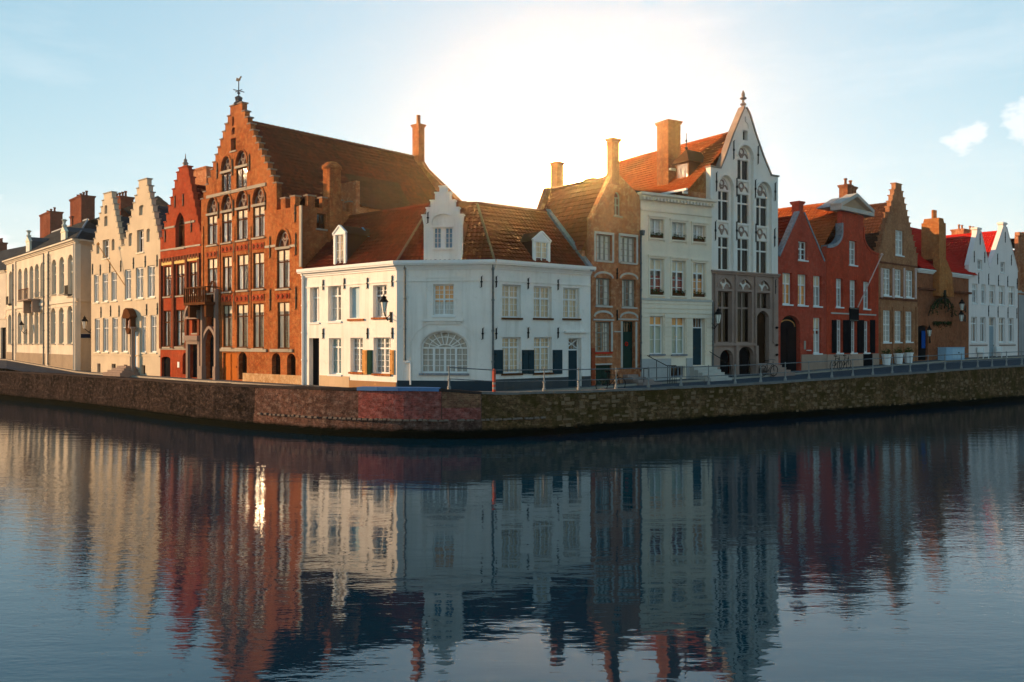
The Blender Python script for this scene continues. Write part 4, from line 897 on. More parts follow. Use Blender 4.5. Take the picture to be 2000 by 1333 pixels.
        H.part('dormer_roof', rf, TILED, parent=d); H.part('pediment_trim', MB().strip([(u0-.05, z1-.02), (c2, zc+.02)], .08, -.05, .1).strip([(c2, zc+.02), (u1+.05, z1-.02)], .08, -.05, .1).box(u0-.03, u1+.03, -.04, .0, z1-.10, z1-.04), WHITE, parent=d)
        return d
    d = dorm(A, (269, 352, 342, 535), 308, 2.4, 'white dormer with blue-backed tiled roof'); u0, u1, z0, z1 = A.rect((269, 352, 342, 535)); H.part('blue_sheet', MB().prism([(u0-.05, z1-.1), (u1+.05, z1-.1), ((u0+u1)/2, A.z(305, 308)+.08)], 1.62, 1.74), BLUEP, parent=d)
    dorm(C, (846, 378, 943, 500), 330, 2.0, None)
TILEC = tile('warm_red_pantile', (.18, .036, .015), (.12, .025, .012), (.08, .038, .018), .5)
corner_house()
# ------------------------------------------------------------------ narrow brown brick house with its chimney on the gable
def brown_house():
    P = Plane(1155, 48.85, 1251, 51.5, 1.85, R2); A = P.seen(R1)
    H = House('gabled_house', 'narrow brown brick house with chimney-topped gable and green cellar doors', 'house', P, BRICKN)
    k = dict(frame=paint('grey_window_paint', (.30, .28, .24), .6), fw=.06, mw=.07, bar=.03, dep=.16)
    for r in ((135, 142, 248, 335), (312, 157, 426, 350)): win(H, r, cols=3, tr=(), g=(1, 4), cur='full', sill=.08, sillm=STONEW, **k)
    for r in ((130, 466, 241, 670), (325, 476, 426, 680)): win(H, r, cols=3, tr=(), g=(1, 4), cur='side', sill=.08, sillm=STONEW, **k)
    w = win(H, (125, 790, 241, 1015), cols=2, tr=(.64,), g=(2, 4), gtop=(2, 2), cur='side', sill=.08, sillm=REDP, **k)
    d = door(H, (330, 786, 418, 1136), mat=GREENP, transom=.62, dep=.22, panels=1, label='dark green door with a small red wreath')
    u0, z = P.at(372, 955); m = MB()
    for i in range(12): t = 2*math.pi*i/12; t2 = 2*math.pi*(i+1)/12; m.tube((u0+.10*math.cos(t), .17, z+.10*math.sin(t)), (u0+.10*math.cos(t2), .17, z+.10*math.sin(t2)), .04, 5)
    H.part('wreath', m, REDP, P, parent=d)
    door(H, (128, 1112, 246, 1290), mat=GREENP, leaves=2, panels=1, dep=.16, label='low green cellar double door', handle=False)
    win(H, A.rect((626, 645, 681, 785)), raw=True, cols=2, tr=(.6,), arch=.35, sill=.05, **k)
    L = P.L; zb = A.z(460, 850); 
    ol = [(0, -.8), (L, -.8), (L, A.z(830, 640)), (A.u(668), A.z(668, 475)), (A.u(604), A.z(600, 478)), (0, A.z(462, 800))]
    H.facade(ol)
    for a, b, h in (((110, 775), (262, 775), .09), ((292, 772), (440, 772), .09), ((122, 1048), (246, 1050), .07), ((122, 1104), (246, 1106), .08), ((262, 862), (325, 864), .07)): band(H, a, b, h, .05, STONEW)
    for r in ((118, 122, 262, 140), (298, 138, 440, 156)): u0, u1, z0, z1 = P.rect(r); H.part('lintel', MB().box(u0, u1, -.04, .01, z0, z1), STONEW)
    for c, a, b in ((122, 130, 340), (256, 130, 345), (303, 150, 350), (434, 150, 360), (320, 785, 1130), (428, 790, 1130), (247, 790, 1010)): u = P.u(c); H.part('jamb', MB().box(u-.07, u+.07, -.035, .01, P.z(c, b), P.z(c, a)), STONEW)
    for r in ((95, 985, 119, 1270), (456, 1000, 470, 1160)): u0, u1, z0, z1 = P.rect(r); H.part('red_pilaster', MB().box(max(u0, .01), min(u1, L-.01), -.05, .01, z0, z1), BRICKR)
    for r in ((115, 378, 268, 385), (300, 388, 440, 395), (110, 690, 440, 696)): pass
    for i in range(2):                               # relieving arches over the windows
        for c, y in ((185, 730), (375, 738), (188, 440), (375, 448)):
            if i: continue
            u, z = P.at(c, y); H.part('relieving_arch', MB().strip(arc(u-.75, u+.75, z-.18, .32), .12, -.03, .01), STONEW)
    anchors(H, [(285, 430), (285, 740)], P, .6)
    # chimney at the top of the gable, ridge running back to a second stack
    a, zt = A.at(606, 212); b, z0 = A.at(663, 500); chimney(H, a, b, -.02, .42, z0-.4, zt, BRICKC)
    uc = (a+b)/2; zr = A.z(640, 475)-.1; D = 5.6; zl = A.z(462, 850)-1.2
    # height of the ridge behind
    gable_roof(H, -.4, zl-.3, L-.05, A.z(830, 640)-1.6, uc, zr, .36, D, TILEC, sides=True)
    I = P.M.inverted(); q = I @ Vector((wx(1091, 52.9), 52.9, 0)); zt = 4.4+(665-318)/FOC*52.9-1.85
    chimney(H, uc+.20, uc+.78, D-.35, D+.3, zr-1.5, zt+.25, BRICKC)
    H.part('end_gable', MB().prism([(-.5, zl-.8), (uc, zl-.8), (uc+.4, zr+.1), (uc-.4, zr+.1)], D-.1, D+.3), BRICKN)
    chimney(H, uc+.35, uc+1.05, 2.2, 2.9, zr-1.6, zr+.15, BRICKC); H.part('aerial', MB().tube((uc+.7, 2.5, zr+.3), (uc+.7, 2.5, zr+1.2), .03, 5), IRON)
    pipe(H, (457, 150), (457, 1150), P, .05)
    u, z = P.at(462, 130); H.part('hopper', MB().prism([(u-.12, z+.15), (u+.12, z+.15), (u+.06, z-.15), (u-.06, z-.15)], -.25, -.003), ZINC)
    s = MB()
    for i in range(4): s.box(P.u(330), P.u(470)-.25*i, -1.6+.4*i, -.003, -.3, .14*(i+1))
    H.part('doorstep', s, stone('pink_step_stone', (.42, .32, .28)))
    H.part('handrail', MB().tube((P.u(372), -1.2, -.1), (P.u(372), -1.2, .95), .025, 6).tube((P.u(410), -1.2, -.1), (P.u(410), -1.2, .95), .025, 6).tube((P.u(372), -1.2, .93), (P.u(410), -1.2, .93), .022, 6), IRON)
brown_house()

# ------------------------------------------------------------------ ivory house with dentil cornice
def ivory_house():
    P = Plane(1251.5, 51.5, 1390, 54.45, 1.98, R2); A = P.seen(R1)
    H = House('townhouse', 'ivory townhouse with dentil cornice, flower boxes and rusticated ground floor', 'house', P, IVORY)
    L = P.L; zt = (A.z(800, 660)+A.z(1390, 712))/2
    k = dict(frame=WHITE, fw=.06, mw=.10, bar=.03, dep=.20, sillm=IVORY)
    row(H, [(530, 632), (694, 795), (850, 941)], (25, 72), (168, 196), cols=2, tr=(), g=(1, 2), cur='full', sill=.10, box=True, **k)
    row(H, [(530, 632), (694, 795), (850, 941)], (322, 352), (590, 606), cols=2, tr=(.70,), g=(1, 3), gtop=(1, 1), cur='half', curm=[REDC, REDC, OCHREB], blind=(.32, PALEB), sill=.10, box=True, **k)
    row(H, [(530, 632), (694, 795)], (747, 753), (1030, 1031), cols=2, tr=(.76,), g=(1, 2), gtop=(1, 1), cur='full', curm=cloth('pale_green_blind', (.52, .58, .47)), blind=(.24, OCHREB), sill=.12, **{**k, 'sillm': LEAD})
    d = door(H, (850, 756, 941, 1112), mat=TEAL, transom=.62, dep=.3, panels=3, frame=WHITE, label='dark teal door at the top of the stone steps')
    win(H, (690, 1118, 792, 1200), cols=3, tr=(), frame=LEAD, dep=.2, name='cellar_window')
    H.facade([(0, -.8), (L, -.8), (L, zt), (0, zt)])
    cornice(H, -.05, L+.05, zt-.02, P, paint('cornice_paint', (.74, .66, .55), .6), ((.10, .16), (.16, .12), (.34, .14)), dent=.26)
    z = (A.z(810, 722)+A.z(1368, 800))/2; H.part('string_course', MB().box(0, L, -.07, .02, z-.06, z+.06), IVORY); z = (P.z(475, 622)+P.z(985, 632))/2; H.part('string_course', MB().box(0, L, -.10, .02, z-.08, z+.06), STONEW); zr = z-.14
    # window surrounds
    for xs, y0, y1 in (((518, 645), 12, 192), ((680, 808), 38, 208), ((838, 955), 60, 220), ((518, 645), 305, 612), ((682, 808), 320, 616), ((838, 955), 338, 620)):
        u0, u1, z0, z1 = P.rect((xs[0], y0, xs[1], y1)); H.part('surround', MB().box(u0, u0+.12, -.05, .01, z0, z1).box(u1-.12, u1, -.05, .01, z0, z1).box(u0+.12, u1-.12, -.05, .01, z1-.12, z1).box(u0-.05, u1+.05, -.11, .011, z1, z1+.09), IVORY)
    # rusticated courses between the openings
    op = [P.rect(r) for r in ((526, 742, 636, 1034), (690, 748, 799, 1035), (846, 752, 945, 1112))]; z = P.z(700, 1035); i = 0
    while z < zr-.1:
        cuts = sorted([(a-.02, b+.02) for a, b, c, e in op if c < z+.15 and e > z+.12]); x = 0.01
        for a, b in cuts+[(L-.01, L)]:
            if a-x > .08: H.part('rustic_block', MB().box(x, a, -.055, .01, z, z+.235), IVORY)
            x = b
        z += .285
    for a, b in ((.02, P.u(682)), (P.u(800), P.u(842))): H.part('plinth', MB().box(a, b, -.09, .01, -.8, P.z(700, 1062)), stone('grey_white_plinth', (.55, .54, .52), amt=.2))
    s = MB()
    for i in range(5): s.box(P.u(838)-.05*i, P.u(995)-.02, -1.75+.32*i, -.101, -.3, .155*(i+1))
    H.part('doorstep', s, STONEW)
    m = MB().path([(P.u(472), -.5, 1.55), (P.u(535), -1.5, .95), (P.u(602), -1.5, .95)], .028)
    for i in range(6): x = P.u(540)+(P.u(602)-P.u(540))*i/5; m.tube((x, -1.5, -.2), (x, -1.5, .95), .018, 5)
    m.tube((P.u(500), -1.0, .1), (P.u(500), -1.0, 1.25), .02, 5); H.part('stair_railing', m, IRON)
    m = MB().path([(P.u(950), -.3, 1.75), (P.u(985), -1.7, .95), (P.u(990), -1.7, .1)], .025); H.part('handrail', m, IRON)
    up = Vector((0, 5, 1.0)); roof_tiles(H, (0, -.1, zt+.42), (1, 0, 0), up, L, up.length, SLATE, P, (), .5, .5, flat=True)
    H.part('side_wall', MB().box(.01, .25, .36, 7, -.8, zt+.4), BRICKN); H.part('back_wall', MB().box(.02, L, 5, 5.2, -.8, zt+1.4), IVORY)
    # big party chimney on the tall neighbour's side
    A6 = P.seen(R1); a, z1 = A6.at(1040, 70, 3.2); b = A6.u(1138, 3.2); z0 = A6.z(1050, 432, 3.2); c = chimney(H, a, b-.05, 3.2, 4.35, zt, z1, BRICKC, cap=True)
    H.part('chimney_ledge', MB().box(a+.05, b+.06, 3.0, 3.198, z0-.05, z0+.08), STONEW, P, parent=c)
    pipe(H, (993, 640), (993, 1150), P, .05)
ivory_house()

# ------------------------------------------------------------------ tall white Gothic gable
def gothic_house():
    P = Plane(1388, 54.5, 1519.5, 58.1, 2.15, R3); Q = P.seen(R4)
    H = House('gothic_house', 'tall white Gothic gable house with three traceried window bays and a stone finial', 'house', P, plaster('grey_white_plaster', (.84, .77, .69), .3, (.34, .31, .28), .08))
    L = P.L; st = plaster('stone_white', (.86, .79, .71), .25, (.38, .31, .28), .08); rose = stone('rose_stone', (.42, .29, .235), amt=.6); dark = paint('dark_casement', (.035, .025, .02), .5)
    zl = P.z(300, 690); zr = P.z(810, 765); zs = (zl+zr)/2
    ROOMDARK = cloth('dark_room_sheet', (.035, .022, .016)); k = dict(frame=st, cols=2, fw=.02, mw=.10, dep=.34, cur='full', curm=ROOMDARK, gm=DARKGLASS)  # dark sheet added behind the glass in place of unlit rooms
    zledge = (Q.z(150, 297)+Q.z(700, 345))/2
    # three tall recessed bays: each a shaft cut into the wall with its windows set at the back
    bays = [(345, 470, 755, 868, 1.0), (502, 632, 510, 612, 1.2), (655, 782, 808, 920, 1.0)]
    back = .22; W = []
    B2 = Plane.__new__(Plane); B2.__dict__.update(P.__dict__); B2.key = -2
    sh = P.uy*back; B2.M = Matrix.Translation(sh) @ P.M
    for i, (c0, c1, ya, ys, rr) in enumerate(bays):
        u0, u1 = P.u(c0), P.u(c1); z1 = P.z((c0+c1)/2, ys); zt = P.z((c0+c1)/2, ya)
        H.hole(P, [(u0, zledge+.06), (u1, zledge+.06)]+arc(u0, u1, z1, zt-z1, 'round'))
        H.part('hood_mould', MB().strip(arc(u0-.06, u1+.06, z1, zt-z1+.06), .12, -.06, .01), st, P)
        W.append((u0, u1, z1, zt))
    def rb(r): return P.rect(r)
    wins = [[(350, 880, 450, 1118)], [(505, 905, 605, 1142)], [(658, 935, 756, 1163)]]
    for i, (u0, u1, z1, zt) in enumerate(W):
        a, b, z0, zz = rb(wins[i][0]); a, b = u0+.09, u1-.42+.2; a = u0+.04; b = u1-.22
        win(H, (a, b, z0, zz), B2, raw=True, tr=(.68,), **{**k, 'dep': .07})
        q = [(195, 5, 303, 288), (360, 20, 467, 305), (525, 40, 628, 320)][i]; _, _, y0, y1 = Q.rect(q); y0 = max(y0, zledge+.10)
        win(H, (a, b, y0, y1), B2, raw=True, tr=(.68,), **{**k, 'dep': .07})
        recess(H, (a, b, y1+.14, z0-.14), B2, raw=True, dep=.09, mat=st, bars=1, barm=rose, name='tracery_panel')
        if i != 1: recess(H, (a, b, zz+.12, z1-.05), B2, raw=True, arch=(zt-z1)*.9, dep=.09, mat=st, bars=1, barm=rose, name='tympanum')
        else:
            _, _, y2, y3 = rb((510, 625, 602, 785)); recess(H, (a, b, zz+.14, y2-.14), B2, raw=True, dep=.09, mat=st, bars=1, barm=rose, name='tracery_panel')
            win(H, (a, b, y2, y3), B2, raw=True, tr=(), **{**k, 'dep': .07}); recess(H, (a, b, y3+.12, z1-.02), B2, raw=True, arch=(zt-z1)*.9, dep=.09, mat=st, bars=1, barm=rose, name='tympanum')
        o = [(u0-.02, zledge), (u1+.02, zledge)]+arc(u0-.02, u1+.02, z1, zt-z1+.02)
    ol = []
    for (u0, u1, z1, zt) in W:
        H2 = [(u0-.02, zledge), (u1+.02, zledge)]+arc(u0-.02, u1+.02, z1, zt-z1+.02)
        hs = [h for h in H.holes[-2] if inside(((h[0][0]+h[1][0])/2, h[0][1]+.05), H2)]
        H.part('bay_wall', wall_mb(H2, hs, .05, .25), H.wall, B2)
    # rose stone ground storey
    bay = [(185, 478, 308, 926), (355, 483, 481, 926), (524, 493, 639, 1105)]
    for i, r in enumerate(bay):
        u0, u1, z0, z1 = Q.rect(r)
        if i < 2: win(H, (u0, u1, z0, z1), P, raw=True, cols=2, tr=(.68,), frame=rose, fw=.05, mw=.12, dep=.24, cur='full', curm=ROOMDARK, gm=DARKGLASS)
        else:
            zt = Q.z(580, 632); win(H, (u0, u1, zt, z1), P, raw=True, cols=2, tr=(), frame=rose, fw=.05, mw=.14, dep=.24, cur='full', curm=ROOMDARK, gm=DARKGLASS); door(H, (u0, u1-.12, z0, Q.z(580, 700)), P, raw=True, arch=Q.z(580, 648)-Q.z(580, 700), akind='pointed', mat=paint('dark_oak', (.035, .018, .010), .5), dep=.32, label='dark arched entrance door above the stone steps')
        y = [(200, 330, 326, 455), (366, 340, 491, 470), (530, 350, 652, 482)][i]; a, b, c, e = Q.rect(y); recess(H, (u0+.0, u1, z1+.14, z1+.30), P, raw=True, arch=min(e-z1, zledge-.35-z1-.30)*.95, akind='pointed', dep=.18, mat=rose, bars=1, barm=st, name='traceried_head')
        H.part('hood_mould', MB().strip(arc(u0-.05, u1+.05, z1+.30, min(e-z1, zledge-.35-z1-.30), 'pointed'), .13, -.07, .01), rose, P)
    for r, rr in (((203, 1060, 318, 1215), .55), ((360, 1040, 497, 1210), .62)): u0, u1, z0, z1 = Q.rect(r); door(H, (u0, u1, -.1, z1), P, raw=True, arch=rr, mat=BLACKP, dep=.4, leaves=2, panels=1, label='dark arched cellar door', handle=False)
    uc = P.u(566); zA = P.z(566, 200); ga = [(0, -.8), (L, -.8), (L, zr), (P.u(780), zr), (P.u(711), P.z(700, 595)), (P.u(647), P.z(640, 410)), (uc+.42, P.z(600, 262)), (uc+.12, zA), (uc-.12, zA), (uc-.42, P.z(530, 268)), (P.u(463), P.z(470, 430)), (P.u(400), P.z(400, 610)), (P.u(362), zl), (0, zl)]
    win(H, (546, 390, 585, 470), P, cols=1, tr=(), frame=dark, dep=.28, cur='full', curm=ROOMDARK); recess(H, (546, 355, 592, 372), P, arch=.3, dep=.06); recess(H, (563, 278, 573, 318), P, dep=.2, mat=BLACKP)
    up = [h for h in H.holes[P.key] if min(p[1] for p in h) > zledge-.1]; lowh = [h for h in H.holes[P.key] if min(p[1] for p in h) <= zledge-.1]
    H.holes[P.key] = up; H.facade([(0, zledge-.05), (L, zledge-.05)]+ga[2:], P, th=.4, reveal=.30)
    m = wall_mb([(0, -.8), (L, -.8), (L, zledge-.05), (0, zledge-.05)], lowh, .4, .32); m.v = [(x, y-.035, z) for x, y, z in m.v]; H.part('ground_storey', m, rose, P)
    H.part('ledge', MB().box(-.05, L+.03, -.22, .02, zledge-.04, zledge+.06).box(0, L, -.14, -.036, zledge-.16, zledge-.0405), rose, P)
    a, za = Q.at(130, 942); b = Q.u(505); H.part('ledge', MB().box(max(a, .0), b, -.2, -.036, za-.07, za+.07), rose, P)
    for c in (155, 335, 505, 665): u = Q.u(c); H.part('shaft', MB().tube((u, -.10, za+.08), (u, -.10, zledge-.17), .07, 8), rose, P)
    for c in (145, 338, 510): u = Q.u(c); H.part('buttress', MB().prism([(u-.16, -.8), (u+.16, -.8), (u+.11, za-.08), (u-.11, za-.08)], -.22, -.036), rose, P)
    H.part('gable_coping', MB().strip([(P.u(362), zl+.03), (P.u(400), P.z(400, 606)), (P.u(463), P.z(470, 426)), (uc-.45, P.z(530, 266)), (uc-.10, zA)], .12, -.06, .46).box(-.04, P.u(364), -.06, .46, zl+.001, zl+.1), STONEB, P)
    H.part('gable_coping', MB().strip([(uc+.10, zA), (uc+.45, P.z(600, 260)), (P.u(647), P.z(640, 406)), (P.u(711), P.z(700, 591)), (P.u(778), zr+.03)], .12, -.06, .46).box(P.u(776), L+.10, -.06, .46, zr+.001, zr+.1), STONEB, P)
    H.part('finial', MB().lathe((uc, .18, zA-.1), ((.20, 0), (.10, .22), (.20, .28), (.20, .36), (.08, .42), (.08, .62), (.22, .68), (.22, .76), (.09, .82), (.12, .95), (.11, 1.05), (.02, 1.25)), 8), STONEB, P)
    anchors(H, [(470, 548), (668, 590), (329, 808), (495, 850), (646, 866), (807, 888), (321, 1205), (494, 1205), (650, 1220), (803, 1262)], P, 1.15); anchors(H, [(684, 440)], Q, .9)
    s = MB()
    for i in range(4): s.box(Q.u(520), Q.u(700), -1.5+.36*i, -.04, -.3, .16*(i+1))
    H.part('doorstep', s, rose)
    for y in (795, 945, 1030): u, z = Q.at(688, y); H.part('wall_hook', MB().lathe((u, -.12, z), ((.04, -.08), (.12, 0), (.04, .08)), 7), IRON, P)
    # roof running back to the left, with gutter, dormer
    D = 13.0; zR = zA-1.5; zLe = P.z(300, 800)-.7
    gable_roof(H, -1.6, zLe, L-.1, zr-.4, uc, zR, .42, D, TILEO, sides=False)
    H.part('side_wall', MB().box(.01, .28, .41, D, -.8, zLe+(zR-zLe)*1.6/(uc+1.6)-.05), BRICKN); H.part('back_wall', MB().prism([(-1.6, zLe), (L, zLe), (uc, zR)], D-.2, D), BRICKN); H.part('side_wall', MB().box(L-.28, L-.01, .41, D, -.8, zr-.36), H.wall)
    a, z = P.at(200, 835, .4); m = MB().box(-1.75, -1.6, .42, 4.2, zLe-.02, zLe+.12)
    for i in range(3): m.box(-1.7, -.3, .7+i*1.3, .82+i*1.3, zLe-.18, zLe-.03)
    H.part('gutter', m, WHITE, P)
    slope = (zR-zLe)/(uc+1.6); yd = 1.6; ud = -.25; zd = zLe+slope*(ud+1.6)
    d = H.part('dormer', MB().box(ud-.05, ud+.02, yd, yd+1.2, zd-.35, zd+1.0).box(ud+.02, ud+1.5, yd+.0, yd+.08, zd-.1, zd+1.0).box(ud+.02, ud+1.5, yd+1.12, yd+1.2, zd-.1, zd+1.0), BROWNP, P)
    H.part('dormer_roof', MB().add([(ud-.3, yd-.22, zd+.95), (ud-.3, yd+1.42, zd+.95), (ud+1.6, yd+1.42, zd+.95), (ud+1.6, yd-.22, zd+.95), (ud+.3, yd+.6, zd+1.9), (ud+1.7, yd+.6, zd+1.85)], [(0, 1, 4), (0, 4, 5, 3), (1, 2, 5, 4)]), TILED, P, parent=d)
    H.part('pane', MB().box(ud-.075, ud-.052, yd+.15, yd+1.05, zd-.1, zd+.85), GLASS, P, parent=d)
    H.part('sill', MB().box(ud-.2, ud, yd-.05, yd+1.25, zd-.46, zd-.351), WHITE, P, parent=d)
    H.part('dormer_finial', MB().lathe((ud+.3, yd+.6, zd+1.86), ((.06, 0), (.12, .12), (.03, .22), (.03, .5), (.08, .58), (.025, .7), (.02, 1.1)), 6), IRON, P, parent=d)
    H.part('roof_wall', MB().box(-1.3, .0, .42, .7, zLe-2.5, zLe-.05), BRICKN)
gothic_house()

# ------------------------------------------------------------------ the two red houses
def red_house_one():
    P = Plane(1519.8, 58.1, 1614, 62, 2.3, R5)
    H = House('gabled_house', 'dull red painted brick house with pointed gable and big arched black doors', 'house', P, BRICKH)
    L = P.L; zl = (P.z(75, 510)+P.z(378, 545))/2; uc = P.u(224); zA = P.z(224, 215)
    k = dict(frame=WHITE, fw=.07, mw=.09, bar=.03, dep=.18, sillm=WHITE, sill=.08)
    win(H, (203, 412, 263, 537), cols=2, tr=(.6,), g=(1, 2), gtop=(1, 1), **k)
    row(H, [(98, 161), (200, 263), (303, 358)], (622, 642), (832, 845), cols=2, tr=(.66,), g=(1, 2), gtop=(1, 1), cur='full', curm=[OCHREB, OCHREB, LACE], blind=(.32, PALEB), **k)
    win(H, (303, 922, 357, 1160), cols=2, tr=(.66,), g=(1, 2), gtop=(1, 1), cur='half', blind=(.30, PALEB), **k)
    ua, ub, za, zb = P.rect((83, 985, 216, 1280)); door(H, (ua, ub, -.05, zb), raw=True, arch=P.z(150, 905)-zb, leaves=2, mat=BLACKP, panels=2, dep=.3, label='tall black arched double door')
    H.part('fanlight', MB().strip(arc(ua+.25, ub-.25, zb+.05, (P.z(150, 905)-zb)*.55), .06, .26, .3), TANP)
    H.facade([(0, -.8), (L, -.8), (L, zl), (P.u(377), zl), (uc+.35, zA), (uc-.35, zA), (P.u(77), zl), (0, zl)])
    H.part('gable_coping', MB().strip([(P.u(75), zl), (uc-.32, zA)], .12, -.05, .36).strip([(uc+.32, zA), (P.u(378), zl)], .12, -.05, .36), LEAD)
    H.part('plinth', MB().box(ub+.12, L-.02, -.05, .01, -.8, P.z(310, 1166)), stone('pink_plinth', (.52, .36, .27), amt=.25))
    chimney(H, uc-.27, uc+.27, .02, .6, zA-.5, P.z(225, 163), BRICKH)
    u, z = P.at(268, 1140); H.part('plaque', MB().lathe((u, -.02, z-.03), ((.2, 0), (.22, .03), (.2, .06)), 10), WHITE); u, z = P.at(245, 1105); H.part('plaque', MB().box(u-.1, u+.1, -.04, -.001, z-.3, z+.3), STONEP)
    gable_roof(H, 0, zl-.4, L, zl-.4, uc, zA-.35, .38, 9, TILER)
red_house_one()
def red_house_two():
    P = Plane(1614.5, 62.05, 1716, 67.7, 2.45, R5)
    H = House('bell_gable_house', 'bright red house with bell-shaped gable under a white pediment, flagpole on its front', 'house', P, BRICKH2)
    L = P.L; uc = P.u(566); zl = (P.z(395, 452)+P.z(735, 490))/2; zn = (P.z(490, 212)+P.z(640, 235))/2; u0, u1 = P.u(492), P.u(640)
    def curve(ue, un, n=9): return [(ue+(un-ue)*(1-math.cos(math.pi/2*i/n)) if False else ue+(un-ue)*math.sin(math.pi/2*i/n), zl+(zn-1.55-zl)*(1-math.cos(math.pi/2*i/n))) for i in range(n+1)]
    Lc = curve(0.0, u0); Rc = curve(L, u1)
    k = dict(frame=WHITE, fw=.08, mw=.08, bar=.03, dep=.18, sillm=WHITE, sill=.08, cols=2)
    win(H, (543, 408, 594, 570), tr=(.66,), g=(1, 3), gtop=(1, 1), cur='full', curm=LACE, **k)
    row(H, [(455, 501), (547, 593), (637, 681)], (660, 680), (850, 863), tr=(.68,), g=(1, 3), gtop=(1, 1), cur='full', curm=LACE, blind=(.30, CURT), **k)
    row(H, [(457, 498), (553, 591), (640, 677)], (935, 944), (1157, 1155), tr=(.72,), g=(1, 4), gtop=(1, 1), cur='full', curm=LACE, **k)
    for a, b in ((425, 455), (500, 527), (529, 551), (594, 616), (618, 638), (680, 712)): shutter(H, (a, 937, b, 1157), mat=BLACKP)
    H.facade([(0, -.8), (L, -.8)]+Rc+[(u1, zn), (u0, zn)]+Lc[::-1])
    H.part('gable_coping', MB().strip(Lc+[(u0, zn-.9)], .22, -.10, .42), LEAD); H.part('gable_coping', MB().strip(Rc+[(u1, zn-.9)], .16, -.06, .42), BRICKH2)
    a, b = P.u(460), P.u(682); m = MB().box(a, b, -.35, .5, zn, zn+.30).strip([(a, zn+.36), (uc+.05, P.z(600, 112))], .26, -.36, .5).strip([(uc+.05, P.z(600, 112)), (b, zn+.36)], .26, -.361, .499); p = H.part('pediment', m, STONEW)
    H.part('pediment_panel', MB().prism([(a+.4, zn+.301), (b-.4, zn+.301), (uc+.05, P.z(600, 135))], -.1, .1), stone('buff_stone', (.42, .30, .2)), parent=p)
    H.part('pediment_roof', MB().prism([(a+.1, zn+.30), (b-.1, zn+.30), (uc+.05, P.z(600, 116))], .501, 1.7), LEAD, parent=p)
    band(H, (420, 888), (720, 906), .10, .05, STONEW); u, z = P.at(570, 898); s = H.part('sign_board', MB().box(u-.75, u+.75, -.09, -.051, z-.55, z+.5), BLACKP); H.part('sign_border', MB().box(u-.68, u+.68, -.095, -.0901, z+.40, z+.43).box(u-.68, u+.68, -.095, -.0901, z-.48, z-.45), STONEP, parent=s)
    a, za = P.at(592, 852); b, zb = P.at(650, 512); H.part('flagpole', MB().tube((a, -.1, za), (b, -1.3, zb), .045, 6).lathe((b, -1.3, zb), ((.05, -.05), (.12, .05), (.05, .16)), 6), paint('pale_pink_paint', (.6, .42, .38)))
    for a, b in ((.02, P.u(632)), (P.u(692), L-.02)): H.part('plinth', MB().box(a, b, -.06, .01, -.8, P.z(560, 1164)), stone('pink_plinth', (.52, .36, .27), amt=.25))
    ua, ub, za, zb = P.rect((634, 1164, 690, 1236)); H.part('cellar_hatch', MB().box(ua, ub, -.10, .0, -.3, zb).box(ua+.05, ub-.05, -.13, -.101, 0, zb-.08), BLACKP)
    for a, b, y in ((515, 545, 48), (552, 575, 62)): x0, z1 = P.at(a, y, 2.0); x1 = P.u(b, 2.0); chimney(H, x0, x1, 1.8, 2.5, zn-.5, z1, BRICKC, pots=1)
    gable_roof(H, -.3, zl-.6, L, zl-.6, uc, P.z(480, 168, 1.5), .42, 10, TILEO)
red_house_two()
def ochre_gable():
    P = Plane(1716.5, 67.75, 1792, 72.6, 2.6, R5)
    H = House('step_gable_house', 'ochre brown brick house with narrow crow-stepped gable and white-framed windows', 'house', P, BRICKY)
    L = P.L; zE = (P.z(748, 490)+P.z(998, 545))/2; uc = P.u(873)
    G, T = step_gable(0, zE, L, zE, uc, P.z(873, 75), P.u(893)-P.u(853), 11, P.z(873, 30)-P.z(873, 75))
    k = dict(frame=WHITE, fw=.09, mw=.09, bar=.035, dep=.12, sillm=WHITE, sill=.07, cols=2)
    win(H, (852, 338, 906, 505), tr=(.62,), g=(1, 2), cur='full', curm=LACE, **k)
    row(H, [(772, 821), (848, 894), (922, 971)], (592, 606), (774, 787), tr=(.64,), g=(1, 3), gtop=(1, 2), cur='full', curm=LACE, **k)
    row(H, [(770, 821), (847, 894), (918, 966)], (872, 880), (1086, 1083), tr=(.55,), g=(2, 3), gtop=(2, 3), cur='full', curm=LACE, **k)
    H.facade([(0, -.8)]+G+[(L, -.8)]); copings(H, T, BRICKY)
    for c in (757, 835, 908, 984): u = P.u(c); H.part('pilaster', MB().box(u-.10, u+.10, -.08, .01, P.z(c, 795), P.z(c, 590)), paint('pink_white_paint', (.62, .46, .42)), P)
    for c in (750, 832, 907, 990): u = P.u(c); H.part('pilaster', MB().box(max(0, u-.14), min(L, u+.14), -.10, .01, -.5, P.z(c, 850)), BRICKY, P)
    band(H, (745, 800), (995, 800), .14, .08, BRICKD); band(H, (745, 560), (995, 572), .12, .06, BRICKD)
    for r in ((838, 110, 848, 160), (820, 270, 830, 320)): recess(H, r, dep=.1)
    gable_roof(H, 0, zE-.3, L, zE-.3, uc, P.z(845, 148), .36, 9, TILED)
ochre_gable()
